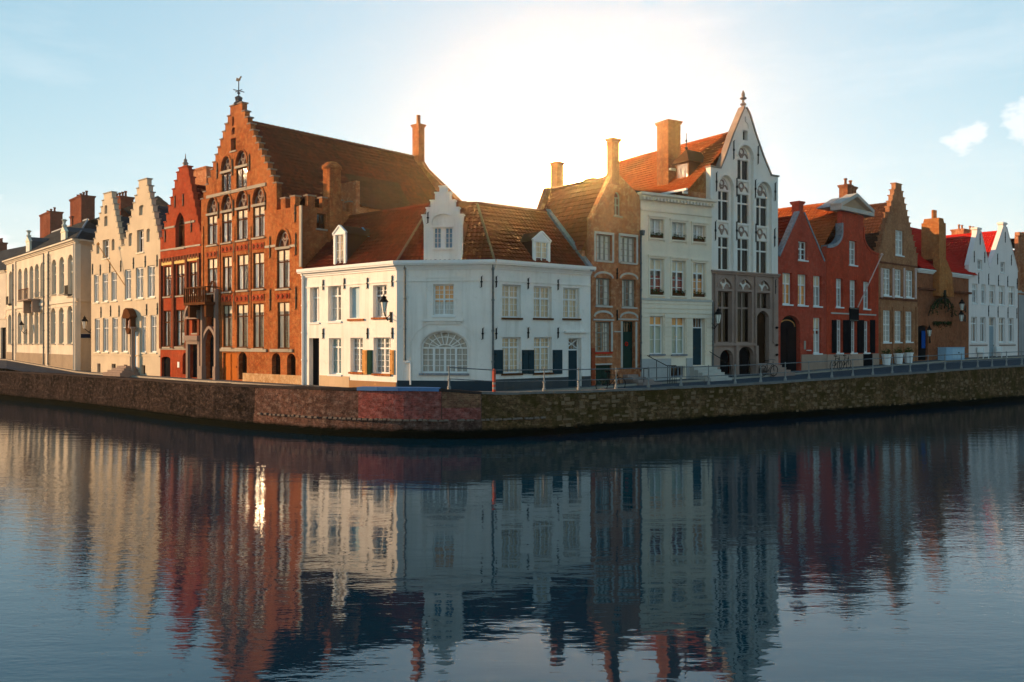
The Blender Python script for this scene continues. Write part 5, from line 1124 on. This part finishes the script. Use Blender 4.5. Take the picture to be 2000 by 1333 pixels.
def chimney_house():
    P = Plane(1792.5, 72.65, 1892, 80.25, 2.8, R6)
    H = House('brick_house', 'low brick house with scarlet roof and a huge chimney breast beside white gables', 'house', P, BRICKW)
    L = P.L; zt = (P.z(170, 575)+P.z(420, 550))/2
    ua, ub, za, zb = P.rect((120, 960, 195, 1165)); door(H, (ua, ub, -.05, zb), raw=True, mat=BLACKP, arch=.2, dep=.2, label='dark garden door with a blue sign')
    H.facade([(0, -.8), (L, -.8), (L, zt), (0, zt)])
    u, z = P.at(158, 1045); H.part('blue_sign', MB().box(u-.35, u+.35, -.06, -.02, z-.75, z+.75), paint('sign_blue', (.01, .07, .30), .4))
    cornice(H, 0, P.u(226), zt-.25, P, WHITE, ((.1, .1), (.2, .12), (.3, .12))); cornice(H, P.u(330), L, zt-.25, P, WHITE, ((.1, .1), (.2, .12), (.3, .12)))
    z = (P.z(150, 695)+P.z(450, 690))/2; H.part('ledge', MB().box(0, P.u(228), -.3, .01, z-.1, z+.08), BRICKD); H.part('ledge', MB().box(P.u(345), L, -.3, .01, z-.1, z+.08), BRICKD)
    a, b = P.u(232), P.u(282); c = P.u(335); zc = P.z(270, 205); sh = P.z(280, 470); fl = P.z(280, 735)
    ch = brick('sunlit_chimney_brick', (.50, .16, .04), (.40, .12, .03), (.48, .27, .12), .4, (.55, .28, .10), .3)  # the low sun's orange is put into this brick colour
    m = MB().prism([(a-.05, fl), (b+1.7, fl), (b+1.3, sh-1.2), (b, sh), (a, sh)], -.55, -.001); k = H.part('chimney', m, ch); H.part('chimney_stack', MB().box(a, b, -.5, 1.0, sh+.001, zc).prism([(a+.1, zc+.001), (b-.1, zc+.001), (b-.3, zc+.4), (a+.3, zc+.4)], -.4, .9), ch, parent=k)
    for x in (.36, .62): H.part('chimney_pot', MB().tube((a+(b-a)*x, .2, zc+.35), (a+(b-a)*x, .2, zc+1.15), .15, 8), ch, parent=k)
    n = 4.5; zr = P.z(420, 315, n); up = Vector((0, n+.3, zr-zt-.1)); roof_tiles(H, (0, -.3, zt+.1), (1, 0, 0), up, L+1.5, up.length, TILES)
    roof_tiles(H, (0, 2*n+.3, zt), (1, 0, 0), Vector((0, -n-.3, zr-zt)), L+1.5, up.length, TILES); H.part('ridge', MB().tube((0, n, zr), (L+1.5, n, zr), .16, 8), TILES)
    H.part('back_wall', MB().box(0, L, 2*n, 2*n+.2, -.8, zt), BRICKW)
    # espaliered climber trained in arches, with a lower swag
    v = MB()
    for s in (-1, 1):
        for q, w, hh in ((1.0, 2.3, 1.25), (.62, 1.5, .9), (.3, .75, .7)):
            u0, z0 = P.at(262, 745); pts = [(u0, -.66, z0)]
            for i in range(1, 9): t = math.pi/2*i/8; pts.append((u0+s*w*math.sin(t)*1.1, -.66+.4*(i/8), z0-hh*(1-math.cos(t))*1.3))
            v.path(pts, .055, 5)
    u0, z0 = P.at(262, 690); v.tube((u0, -.66, z0-1.2), (u0, -.66, z0), .1, 6)
    root = H.root
    k = House('climbing_plant', 'bare climber trained in arches over the brick wall below the big chimney', 'plant', P, BROWNP); k.part('stem', v, paint('climber_bark', (.035, .03, .02), .9))
    lf = MB()
    for _ in range(420):
        s = rnd.choice((-1, 1)); t = rnd.random()*math.pi/2; w = rnd.choice((2.3, 2.3, 1.5, .5)); c0 = Vector((u0+s*w*1.1*math.sin(t)+rnd.gauss(0, .12), -.55+rnd.gauss(0, .08), z0-.95-1.3*(1-math.cos(t))*.9+rnd.gauss(0, .16)+(.5 if w < 1 else 0))); e = Vector((rnd.gauss(0, 1), rnd.gauss(0, .5), rnd.gauss(0, 1))).normalized()*.09; g = e.orthogonal().normalized()*.06; lf.add([c0-e, c0+g, c0+e, c0-g], [(0, 1, 2, 3)])
    for _ in range(260): u1, z1 = P.at(rnd.uniform(222, 352), 915+abs(rnd.gauss(0, 16))); c0 = Vector((u1, -.12+rnd.gauss(0, .05), z1)); e = Vector((rnd.gauss(0, 1), rnd.gauss(0, .5), rnd.gauss(0, 1))).normalized()*.09; g = e.orthogonal().normalized()*.06; lf.add([c0-e, c0+g, c0+e, c0-g], [(0, 1, 2, 3)])
    tag(k.part('leaves', lf, LEAF), kind='stuff')
    ua, ub, za, zb = P.rect((262, 1105, 396, 1170)); C = House('utility_cabinet', 'pale blue utility cabinet standing against the brick wall', 'cabinet', P, PALEBLUE); um = ua+(ub-ua)*.32
    C.part('cabinet_body', MB().box(ua, ub, -.75, -.05, -.1, zb).box(ua-.03, ub+.03, -.79, -.04, zb+.001, zb+.06), paint('cabinet_blue', (.30, .45, .58), .45)); C.part('cabinet_door', MB().box(um+.03, ub-.04, -.775, -.7501, .05, zb-.05), paint('cabinet_blue_light', (.38, .52, .62), .45)); C.part('cabinet_door', MB().box(ua+.04, um-.01, -.775, -.7501, .05, zb-.05), paint('cabinet_blue', (.3, .45, .58))); u, z = P.at(352, 1140); C.part('handle', MB().box(u-.12, u+.12, -.80, -.7755, z-.05, z+.05), BLACKP)
def twin_gable():
    P = Plane(1892.5, 80.3, 1988, 88, 2.85, R6)
    H = House('twin_gable_house', 'white house with two plain pointed gables and scarlet roof valley', 'house', P, plaster('lilac_whitewash', (.84, .74, .69), .2, (.4, .36, .33), .06))
    L = P.L; zE = (P.z(492, 512)+P.z(640, 528)+P.z(842, 548))/3; uV = P.u(640); ua, ub = P.u(564), P.u(751)
    k = dict(frame=WHITE, fw=.09, mw=.10, bar=.04, dep=.15, sillm=WHITE, sill=.05, cols=2)
    win(H, (552, 468, 588, 540), tr=(), g=(1, 2), **k); win(H, (719, 485, 753, 560), tr=(), g=(1, 2), **k)
    row(H, [(515, 553), (580, 614), (640, 683), (708, 752), (778, 823)], (641, 660), (784, 800), tr=(.72,), g=(1, 2), gtop=(1, 1), blind=(.28, CURT), **k)
    row(H, [(508, 551), (573, 613)], (880, 882), (1064, 1065), tr=(.74,), g=(1, 1), gtop=(1, 1), **k); row(H, [(708, 753), (778, 816)], (886, 889), (1065, 1066), tr=(.74,), **k)
    a, b, z0, z1 = P.rect((638, 884, 686, 1150)); door(H, (a, b, -.02, z1), raw=True, mat=paint('grey_blue_door', (.28, .34, .37)), transom=.8, frame=WHITE, label='grey-blue door between white windows')
    za, zb = P.z(564, 262), P.z(751, 228); w = .45
    H.facade([(0, -.8), (L, -.8), (L, zE), (ub+w, zb), (ub-w, zb), (uV, zE), (ua+w, za), (ua-w, za), (0, zE)])
    H.part('gable_coping', MB().strip([(0, zE), (ua-w, za)], .10, -.04, .4).strip([(ua+w, za), (uV, zE)], .10, -.04, .4).strip([(uV, zE), (ub-w, zb)], .10, -.039, .4).strip([(ub+w, zb), (L, zE)], .10, -.04, .4), H.wall)
    for u, z, t in ((ua, za, P.z(564, 250)), (ub, zb, P.z(751, 212))): H.part('finial', MB().box(u-.42, u+.42, .02, .5, z-.3, t).box(u-.55, u+.55, -.05, .55, t+.001, t+.2), H.wall)
    for a, b in (((495, 1085), (622, 1087)), ((710, 1085), (826, 1086))): band(H, a, b, .12, .06, STONEB)
    anchors(H, [(560, 600), (632, 608), (703, 618), (770, 625), (838, 640), (632, 838), (700, 845), (772, 850), (836, 855), (528, 445), (604, 450), (697, 462), (797, 470), (570, 318), (752, 305)], P, 1.0)
    gable_roof(H, 0, zE-.2, uV, zE-.2, ua, za-.5, .38, 10, TILES, sides=False); gable_roof(H, uV, zE-.2, L, zE-.2, ub, zb-.5, .38, 10, TILES, sides=False)
    H.part('side_wall', MB().box(.01, .25, .36, 10, -.8, zE-.2), H.wall); H.part('side_wall', MB().box(L-.25, L-.01, .36, 10, -.8, zE-.2), H.wall)
    for c, y in ((440, 262), (520, 272)): u, z = P.at(c, y, 7); chimney(H, u-.8, u+.8, 6.5, 7.8, z-3, z, BRICKN, pots=2)
def edge_house():
    P = Plane(1989, 88.1, 2120, 104, 2.95, R6)
    H = House('brick_house', 'ochre brick house cut off by the photo edge past the twin gables', 'house', P, BRICKN)
    L = P.L; zt = P.z(860, 295); zm = P.z(865, 700)
    row(H, [(930, 985), (1080, 1135)], (520, 540), (640, 655), cols=2, tr=(.7,), sill=.06); row(H, [(930, 985), (1080, 1135)], (800, 805), (980, 985), cols=2, tr=(.7,), sill=.06)
    H.facade([(0, -.8), (L, -.8), (L, zt), (0, zt)]); band(H, (845, 700), (1000, 715), .25, .12, STONEW); u = P.u(866); H.part('pilaster', MB().box(u-.02, u+.6, -.3, .01, zm, zt+.4), BRICKN); H.part('plastered_base', MB().box(0.01, L, -.08, .01, -.8, zm-.3), plaster('grey_render', (.36, .34, .33), .3))
    H.part('parapet', MB().box(-.1, L, -.15, .3, zt+.001, zt+.35), BRICKN); up = Vector((0, 5, .5)); roof_tiles(H, (0, .3, zt-.3), (1, 0, 0), up, L, up.length, TILED, P, (), .5, .5, flat=True)
    H.part('back_wall', MB().box(0, L, 5.2, 5.4, -.8, zt), BRICKN)
chimney_house(); twin_gable(); edge_house()
# ------------------------------------------------------------------ quay walls
def quay_pts(x0, x1, step=12):
    xs = sorted(set([x0, x1]+[x for x in range(x0, x1, step)]+[q[0] for q in QUAY if x0+1 < q[0] < x1-1])); return [lerp_line(QUAY, x) for x in xs]
def strip_mesh(name, pts, rows, mat, off=0.0):
    """A wall skin along pts: rows of (out, height or None for the top); UV runs in metres along and up."""
    n = len(pts); vs, uv, fs = [], [], []; s = 0
    for i, p in enumerate(pts):
        a = pts[max(i-1, 0)]; b = pts[min(i+1, n-1)]; t = (b-a); t.z = 0; t.normalize(); nn = Vector((t.y, -t.x, 0))
        if i: s += (p-pts[i-1]).to_2d().length
        for o, z in rows: zz = p.z+z if z is not None and z > -50 and z <= .5 and o < 90 and False else z; vs.append(Vector((p.x, p.y, p.z if z is None else z))+nn*(o+off)); uv.append((s, p.z if z is None else z))
    m = len(rows)
    for i in range(n-1):
        for j in range(m-1): fs.append((i*m+j, (i+1)*m+j, (i+1)*m+j+1, i*m+j+1))
    me = bpy.data.meshes.new(name); me.from_pydata(vs, [], fs); l = me.uv_layers.new(name='uv'); li = [0]*len(me.loops); me.loops.foreach_get('vertex_index', li); l.data.foreach_set('uv', [c for i in li for c in uv[i]]); me.materials.append(mat); return me
def quaymat(name, c1, c2, c3, wet=(.008, .009, .006), light=(.25, .19, .15), lightamt=.6, moss=None):
    s = NT(name); v = s.uvw(); x = s.n('SeparateXYZ', {0: v})
    wob = s.n('VectorMath', {0: v, 1: s.n('VectorMath', {0: s.n('TexNoise', {'Vector': v, 'Scale': 1.3, 'Detail': 3}).outputs['Color'], 'Scale': .12}, operation='SCALE').outputs[0]}, operation='ADD').outputs[0]
    b = s.n('TexBrick', {'Vector': wob, 'Color1': (*dk(c1, 1.35), 1), 'Color2': (*dk(c2, .75), 1), 'Mortar': (*dk(c2, 1.9), 1), 'Scale': 1.0, 'Mortar Size': .014, 'Brick Width': .25, 'Row Height': .085})
    c = s.mix(s.math('MULTIPLY', s.ramp(s.noise(v, .7, 9, .75), .40, .58), .85), b.outputs['Color'], c3)
    sp = s.ramp(s.noise(s.mapped(v, (1.2, 1.6, 1)), 2.6, 9, .78), .50, .60)
    c = s.mix(s.math('MULTIPLY', sp, lightamt), c, light)
    c = s.mix(s.math('MULTIPLY', s.ramp(s.noise(s.mapped(v, (2.2, .22, 1)), 1.0, 7, .7), .52, .68), lightamt*.7), c, dk(light, .8))
    c = s.mix(s.math('MULTIPLY', s.ramp(s.noise(v, 4.5, 8, .75), .50, .66), .8), c, dk(c2, .3))
    if moss: c = s.mix(s.math('MULTIPLY', s.ramp(s.noise(v, .9, 9, .75), .45, .58), .8), c, moss)
    w = s.math('ADD', x.outputs[1], s.math('MULTIPLY', s.math('SUBTRACT', s.noise(v, 1.5, 8, .75), .5), .55))
    c = s.mix(s.ramp(w, .48, .32), c, wet)                       # weed line left by the canal
    s.base(c); s.set(Roughness=.9); s.bump(s.math('ADD', s.noise(v, 4, 9, .72), s.math('MULTIPLY', b.outputs['Fac'], -.4)), 1.0, .07); return s.m
QW_DARK = quaymat('dark_plastered_quay', (.038, .025, .022), (.026, .019, .017), (.012, .011, .010), light=(.12, .085, .072), lightamt=.6)  # whole wall coloured dark in place of shade that nothing casts here
QW_BRICK = quaymat('weathered_quay_brick', (.14, .068, .050), (.10, .050, .038), (.058, .035, .028), light=(.27, .185, .15), lightamt=.6)
QW_RED = quaymat('red_repair_brick', (.33, .085, .066), (.25, .066, .053), (.18, .06, .05), light=(.44, .22, .19), lightamt=.55)
QW_YEL = quaymat('yellow_stained_render', (.26, .125, .070), (.20, .095, .056), (.14, .065, .045), light=(.36, .24, .13), lightamt=.5)
QW_MOSS = quaymat('mossy_quay_stone', (.16, .085, .042), (.12, .065, .034), (.065, .042, .02), light=(.36, .22, .115), lightamt=.65, moss=(.060, .042, .010))
QW_STONE = stone('quay_stone', (.27, .17, .10), (.045, .034, .012), .75); COPD = stone('dark_coping', (.06, .046, .042), amt=.4); COPL = stone('grey_coping', (.22, .205, .19), amt=.35)
def quay():
    spec = [('quay_wall', 'dark plastered canal wall, shade in its colour, grimy and patched, below the cream gabled house', -420, 500, QW_DARK, COPD, True),
            ('quay_wall', 'weathered brick canal wall with red repair and blue coping below the white corner house', 500, 940, QW_BRICK, COPD, True),
            ('quay_wall', 'mossy brown stone canal wall carrying the railed promenade', 940, 2420, QW_MOSS, COPL, False)]
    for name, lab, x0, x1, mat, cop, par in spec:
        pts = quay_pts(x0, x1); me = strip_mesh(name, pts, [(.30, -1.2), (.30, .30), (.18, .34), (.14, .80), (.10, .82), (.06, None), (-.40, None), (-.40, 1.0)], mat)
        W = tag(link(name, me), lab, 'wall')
        # coping stones, one by one
        step = 30; proto = None; k = 0; xs = list(range(x0, x1, 26 if x0 < 900 else 24))
        for a, b in zip(xs, xs[1:]+[x1]):
            if 700 <= a and b <= 860: continue
            p, q = lerp_line(QUAY, a), lerp_line(QUAY, b); t = q-p; ln = t.length; t.normalize(); up = Vector((0, 0, 1)); nn = t.cross(up).normalized(); up2 = nn.cross(t)
            if proto is None: proto = MB().box(.004, .996, -.42, .10, .001, .11).mesh('coping_stone', cop)
            m = Matrix(((t.x*ln, -nn.x*-1, up2.x, p.x), (t.y*ln, -nn.y*-1, up2.y, p.y), (t.z*ln, -nn.z*-1, up2.z, p.z+rnd.uniform(-.012, .012)), (0, 0, 0, 1)))
            if nn.y < 0: pass
            link('coping_stone', proto, W, m)
        if x0 == 500:
            for nm, a, b, z0, z1, mm, lb in (('repair_patch', 702, 862, .84, None, QW_RED, 'red brick repair patch under the blue coping'), ('repair_patch', 864, 938, 1.38, None, QW_YEL, 'yellow stained patch of render'), ('repair_patch', 864, 938, .84, 1.38, QW_RED, 'red brick patch under the yellow render')):
                o = link(nm, strip_mesh(nm, quay_pts(a, b), [(.105, z0), (.105, z0), (.085, z1), (.05, z1)], mm), W); o['label'] = lb
            p = [lerp_line(QUAY, x) for x in (700, 740, 780, 820, 858)]; m = MB()
            for a, b in zip(p, p[1:]):
                t = (b-a).normalized(); nn = Vector((t.y, -t.x, 0)); A, B = a+nn*.16, b+nn*.16; C, D = b-nn*.45, a-nn*.45
                m.add([v+Vector((0, 0, z)) for z in (.002, .16) for v in (A, B, C, D)], [(0, 1, 5, 4), (4, 5, 6, 7), (2, 3, 7, 6), (1, 2, 6, 5), (3, 0, 4, 7)])
            tag(link('blue_coping', m.mesh('blue_coping', paint('coping_blue', (.10, .19, .36), .5)), W))
        # a projecting course of pale stones along the middle of the wall
        if x0 >= 500:
            a0, a1 = (512, 938) if x0 == 500 else (942, 1062); pr = MB().box(-.5, .5, -.5, .5, -.5, .5); pm = None; x = a0
            while x < a1:
                p, q = lerp_line(QUAY, x), lerp_line(QUAY, x+6); t = (q-p); t.z = 0; t.normalize(); nn = Vector((t.y, -t.x, 0)); w = rnd.uniform(.14, .30)
                if pm is None:
                    bm = MB().add([(-.5, -.5, -.35), (.5, -.5, -.4), (.5, .5, -.35), (-.5, .5, -.4), (-.42, -.4, .5), (.4, -.38, .42), (.42, .4, .5), (-.4, .42, .4)], [(3, 2, 1, 0), (4, 5, 6, 7), (0, 1, 5, 4), (1, 2, 6, 5), (2, 3, 7, 6), (3, 0, 4, 7)]); pm = bm.mesh('ledge_stone', stone('pale_ledge_stone', (.22, .165, .13), amt=.6))
                c = p+nn*.16; M = Matrix(((t.x*w, nn.x*.14, 0, c.x), (t.y*w, nn.y*.14, 0, c.y), (0, 0, .10, .82+rnd.uniform(-.015, .015)), (0, 0, 0, 1)))
                if rnd.random() < .93: link('ledge_stone', pm, W, M)
                x += (w+.03)*FOC/40
        # rubble stones standing proud of the mossy wall: nearest 300 as parts, the rest joined
        if x0 == 940:
            ms = []
            for v in range(3):
                r2 = random.Random(v); vv = []
                for (a, b, c) in ((-1, -1, -1), (1, -1, -1), (1, 1, -1), (-1, 1, -1)): vv.append((a*.5+r2.uniform(-.08, .08), b*.5, c*.5+r2.uniform(-.1, .1)))
                vv = [(-.5+r2.uniform(0, .12), 0, -.5+r2.uniform(0, .14)), (.5-r2.uniform(0, .12), 0, -.5+r2.uniform(0, .14)), (.5-r2.uniform(0, .14), 0, .5-r2.uniform(0, .12)), (-.5+r2.uniform(0, .1), 0, .5-r2.uniform(0, .14))]
                f = [(x*.72, 1, z*.70) for x, _, z in vv]; ms.append(MB().add(vv+f, [(4, 5, 6, 7), (0, 1, 5, 4), (1, 2, 6, 5), (2, 3, 7, 6), (3, 0, 4, 7)]).mesh('quay_stone', QW_STONE))
            rest = MB(); cnt = 0
            for rowi in range(6):
                x = 1068.0+rnd.uniform(0, 10)
                while x < 2180:
                    p, q = lerp_line(QUAY, x), lerp_line(QUAY, x+5); t = (q-p); t.z = 0; t.normalize(); nn = Vector((t.y, -t.x, 0)); w = rnd.uniform(.28, .62); h = rnd.uniform(.16, .25); z = .44+rowi*.25+rnd.uniform(-.03, .03); dx = (w+.05)*FOC/p.y*.9
                    if z < p.z-.2 and rnd.random() < .62:
                        c = p+nn*(.15 if z < .8 else .075); dp = rnd.uniform(.015, .05); w *= rnd.uniform(.55, 1.1); h *= rnd.uniform(.6, 1.2); z += rnd.uniform(-.06, .06); M = Matrix(((t.x*w, nn.x*dp, 0, c.x), (t.y*w, nn.y*dp, 0, c.y), (0, 0, h, z), (0, 0, 0, 1)))
                        if cnt < 300 and x < 1600: link('quay_stone', ms[cnt % 3], W, M); cnt += 1
                        else: me = ms[cnt % 3]; rest.add([M @ v.co for v in me.vertices], [tuple(f.vertices) for f in me.polygons])
                    x += dx
            tag(link('quay_stone', rest.mesh('quay_stone', QW_STONE), W), kind='stuff')
quay()

# ------------------------------------------------------------------ railing along the promenade
def railing():
    xs = [877, 967, 1066, 1134, 1207, 1270, 1334, 1388, 1440, 1490, 1538, 1584, 1629, 1670, 1709, 1747, 1782, 1817, 1850, 1882, 1914, 1942, 1970, 2000, 2030, 2060, 2090]
    P0 = lerp_line(QUAY, 877); R = link('quay_railing', None); R.location = P0; tag(R, 'iron canal railing with pale baluster posts along the promenade edge', 'railing')
    pm = MB().lathe((0, 0, 0), ((.085, 0), (.085, .12), (.055, .16), (.045, .36), (.07, .40), (.07, .46), (.035, .50), (.028, .60), (.024, .95), (.042, .97), (.042, 1.03), (.02, 1.07)), 8).mesh('post', paint('post_grey_paint', (.27, .26, .245), .7, .35))
    rd = MB().lathe((0, 0, 0), ((.075, 0), (.075, 1.0), (.04, 1.06)), 8).mesh('post', paint('post_red_white', (.50, .10, .06), .6, .3))
    tops = []
    for i, x in enumerate(xs):
        p = lerp_line(QUAY, x); q = lerp_line(QUAY, x+4); t = (q-p).normalized(); p = p+Vector((-t.y, t.x, 0))*.15; p.z += .11
        o = link('post', rd if x == 967 else pm, R); o.location = p-P0; tops.append(p-P0)
        if x == 967: o['label'] = 'red painted post with two pale bands at its foot'; [link('white_band', MB().lathe((0, 0, z), ((.078, 0), (.078, .10)), 8).mesh('white_band', paint('post_grey_paint', (.27, .26, .245), .7, .35)), o) for z in (.12, .34)]
        if i:
            a, b = tops[-2], tops[-1]
            for z, r in ((1.0, .025), (.48, .022)): link('rail', MB().tube(a+Vector((0, 0, z)), b+Vector((0, 0, z)), r, 6).mesh('rail', metal('grey_rail', (.22, .22, .22), .5)), R)
    red = MB()
railing()

# ------------------------------------------------------------------ lamps, bicycles, pots, benches
def wall_lamp(P, cx, cy, ux, uy, label, glassm, s=1.0, group=None):
    """A lantern on a scrolled wall bracket: (cx, cy) the lantern's middle, (ux, uy) where the bracket meets the wall."""
    wu, wz = P.at(ux, uy); out = 1.0*s
    H = House('wall_lantern', label, 'street lamp', P, IRON)
    lu, lz = P.at(cx, cy, -out)
    H.part('bracket', MB().path([(wu, -.01, wz), (wu+(lu-wu)*.35, -out*.45, wz-.12*s), (lu, -out, lz-.45*s)], .035*s, 6).path([(wu, -.01, wz+.35*s), (wu+(lu-wu)*.5, -out*.6, wz-.02), (wu+(lu-wu)*.35, -out*.45, wz-.12*s)], .022*s, 6).box(wu-.07, wu+.07, -.05, -.001, wz-.25*s, wz+.45*s), IRON)
    H.part('lantern_body', MB().lathe((lu, -out, lz-.45*s), ((.05*s, 0), (.12*s, .03*s), (.13*s, .08*s), (.22*s, .60*s), (.235*s, .62*s), (.24*s, .66*s)), 6), glassm)
    m = MB().lathe((lu, -out, lz+.20*s), ((.30*s, 0), (.30*s, .03*s), (.16*s, .22*s), (.12*s, .24*s), (.13*s, .34*s), (.04*s, .42*s), (.03*s, .52*s)), 8)
    for i in range(6): t = math.pi*2*i/6; m.tube((lu+.13*s*math.cos(t), -out+.13*s*math.sin(t), lz-.37*s), (lu+.235*s*math.cos(t), -out+.235*s*math.sin(t), lz+.21*s), .016*s, 4)
    H.part('lantern_cap', m, IRON); return H
LGL = paint('frosted_lantern_glass', (.80, .78, .70), .5, .05)
PA = Plane(12.5, 94, 149, 73.5, 1.85, C1); PA2 = Plane(149, 73.5, 183, 75.45, 1.85, C1); PB = Plane(590.6, 50.55, 775, 45, 1.8, C5); PG = Plane(1388, 54.5, 1519.5, 58.1, 2.15, R4); P4 = Plane(1792.5, 72.65, 1892, 80.25, 2.8, R6)
wall_lamp(PA, 127, 930, 158, 965, 'bracket lantern on the mansion front between ground-floor windows', LGL, .85)
wall_lamp(PA2, 500, 912, 542, 962, 'bracket lantern on the mansion end wall above a dark street sign', LGL, .95)
wall_lamp(PB, 588, 790, 632, 872, 'bracket lantern on the sunlit face of the white corner house', LGL, .8)
wall_lamp(PG, 190, 705, 128, 790, 'bracket lantern on the rose stone storey of the Gothic house', LGL, .85)
wall_lamp(P4, 205, 990, 207, 1055, 'small lantern above the dark garden door in the brick wall', LGL, .8)
wall_lamp(P4, 436, 880, 462, 900, 'lower of two lanterns at the corner of the brick wall', LGL, .9)
wall_lamp(P4, 440, 800, 466, 830, 'upper of two lanterns at the corner of the brick wall', LGL, .9)
def street_sign():
    u, z = PA2.at(505, 985); S = House('street_sign', 'dark blue street name plate on the mansion end wall', 'sign', PA2, BLUEP)
    S.part('plate', MB().box(u-.55, u+.55, -.05, -.005, z-.22, z+.22), paint('plate_blue', (.012, .025, .08), .35)); S.part('rim', MB().box(u-.55, u+.55, -.055, -.0501, z+.18, z+.22).box(u-.55, u+.55, -.055, -.0501, z-.22, z-.18), WHITE)
street_sign()
def bicycle(p, ang, label, lean=.12, group='bicycles parked by the houses'):
    B = link('bicycle', None); B.location = p; B.rotation_euler = (lean, 0, ang); tag(B, label, 'bicycle', group)
    def wheel(x):
        m = MB(); n = 16
        for i in range(n): a, b = 2*math.pi*i/n, 2*math.pi*(i+1)/n; m.tube((x+.34*math.cos(a), 0, .35+.34*math.sin(a)), (x+.34*math.cos(b), 0, .35+.34*math.sin(b)), .022, 5)
        w = link('wheel', m.mesh('wheel', BLACKP), B); s = MB()
        for i in range(8): a = 2*math.pi*i/8; s.tube((x, 0, .35), (x+.33*math.cos(a), 0, .35+.33*math.sin(a)), .005, 3)
        link('spokes', s.mesh('spokes', ZINC), w)
    wheel(-.52); wheel(.52)
    f = MB().path([(-.52, 0, .35), (-.08, 0, .32), (.36, 0, .82), (-.18, 0, .85), (-.08, 0, .32)], .02).path([(-.52, 0, .35), (-.18, 0, .80)], .014).path([(.52, 0, .35), (.34, 0, .95)], .02).tube((-.18, 0, .80), (-.22, 0, .98), .016); link('frame', f.mesh('frame', IRON), B)
    link('saddle', MB().prism([(-.36, .98), (-.08, .98), (-.10, 1.03), (-.36, 1.05)], -.07, .07).mesh('saddle', BLACKP), B); link('handlebar', MB().path([(.22, -.28, 1.05), (.34, -.12, 1.08), (.34, .12, 1.08), (.22, .28, 1.05)], .014).tube((.34, 0, .94), (.34, 0, 1.08), .014).mesh('handlebar', ZINC), B)
def on_street(x, back): q, f = lerp_line(QUAY, x), lerp_line(FRONT, x); t = (f-q); t.z = 0; t.normalize(); r = q+t*back; r.z = q.z+(f.z-q.z)*min(1, back/(f-q).length)-.03; return r
bicycle(on_street(1192, .6), math.radians(25), 'dark bicycle leaning on the railing in front of the brown brick house')
bicycle(on_street(1500, 7.2), math.radians(32), 'dark bicycle leaning beside the steps of the Gothic house')
bicycle(on_street(1632, 10.6), math.radians(42), 'dark bicycle against the pale plinth of the bell-gabled house')
bicycle(on_street(1650, 10.8), math.radians(42), 'second bicycle against the bell-gabled house, closer to its cellar hatch')
def planter(p, label):
    T = link('planter', None); T.location = p; tag(T, label, 'planter', 'white planters under the ochre gable'); m = MB().lathe((0, 0, 0), ((.30, 0), (.38, .75), (.42, .76), (.42, .85), (.35, .84)), 8); link('pot', m.mesh('pot', paint('white_pot', (.8, .8, .78), .5)), T); lf = MB()
    for _ in range(90): c = Vector((rnd.gauss(0, .18), rnd.gauss(0, .18), .9+abs(rnd.gauss(0, .18)))); e = Vector((rnd.gauss(0, 1), rnd.gauss(0, 1), rnd.gauss(0, 1))).normalized()*.08; g = e.orthogonal().normalized()*.05; lf.add([c-e, c+g, c+e, c-g], [(0, 1, 2, 3)])
    tag(link('foliage', lf.mesh('foliage', LEAF), T), kind='stuff')
for x, l in ((1731.5, 'white planter under the first ground window of the ochre gable house, beside the red house'), (1755, 'white planter in the middle of the three below the ochre gable'), (1774.5, 'white planter closest to the dark garden door')):
    f = lerp_line(FRONT, x); q = lerp_line(QUAY, x); d = (q-f).normalized(); f = f+d*1.0; f.z = lerp_line(FRONT, x).z-.05; planter(f, l)
def bench(p, ang, label):
    T = link('bench', None); T.location = p; T.rotation_euler = (0, 0, ang); tag(T, label, 'bench', 'white benches before the twin gables'); W = paint('white_bench', (.8, .79, .76), .5)
    for i in range(3): link('seat_slat', MB().box(-.75, .75, -.25+i*.16, -.12+i*.16, .44, .48).mesh('seat_slat', W), T)
    for i in range(3): link('back_slat', MB().box(-.75, .75, .26, .30, .55+i*.16, .68+i*.16).mesh('back_slat', W), T)
    for x in (-.7, .64): link('leg', MB().box(x, x+.06, -.25, -.19, -.1, .439).mesh('leg', W), T); link('leg', MB().box(x, x+.06, .20, .259, -.1, 1.0).mesh('leg', W), T)
for x, l in ((1921, 'white bench under the white windows beside the brick wall'), (1957, 'white bench on the far side of the grey-blue door')):
    f = lerp_line(FRONT, x); q = lerp_line(QUAY, x); d = (q-f).normalized(); f = f+d*1.2; f.z -= .03; bench(f, math.radians(41), l)

# ------------------------------------------------------------------ thin haze added to spread the sun's warm glow
def haze():
    m = bpy.data.materials.new('glow_haze'); m.use_nodes = True; t = m.node_tree; t.nodes.clear(); o = t.nodes.new('ShaderNodeOutputMaterial'); v = t.nodes.new('ShaderNodeVolumePrincipled')
    v.inputs['Color'].default_value = (1, .93, .84, 1); v.inputs['Density'].default_value = .00034; v.inputs['Anisotropy'].default_value = .90; t.links.new(v.outputs[0], o.inputs['Volume'])
    tag(link('haze', MB().box(-260, 260, -40, 260, -1.5, 34).mesh('haze', m)), kind='stuff')
haze()
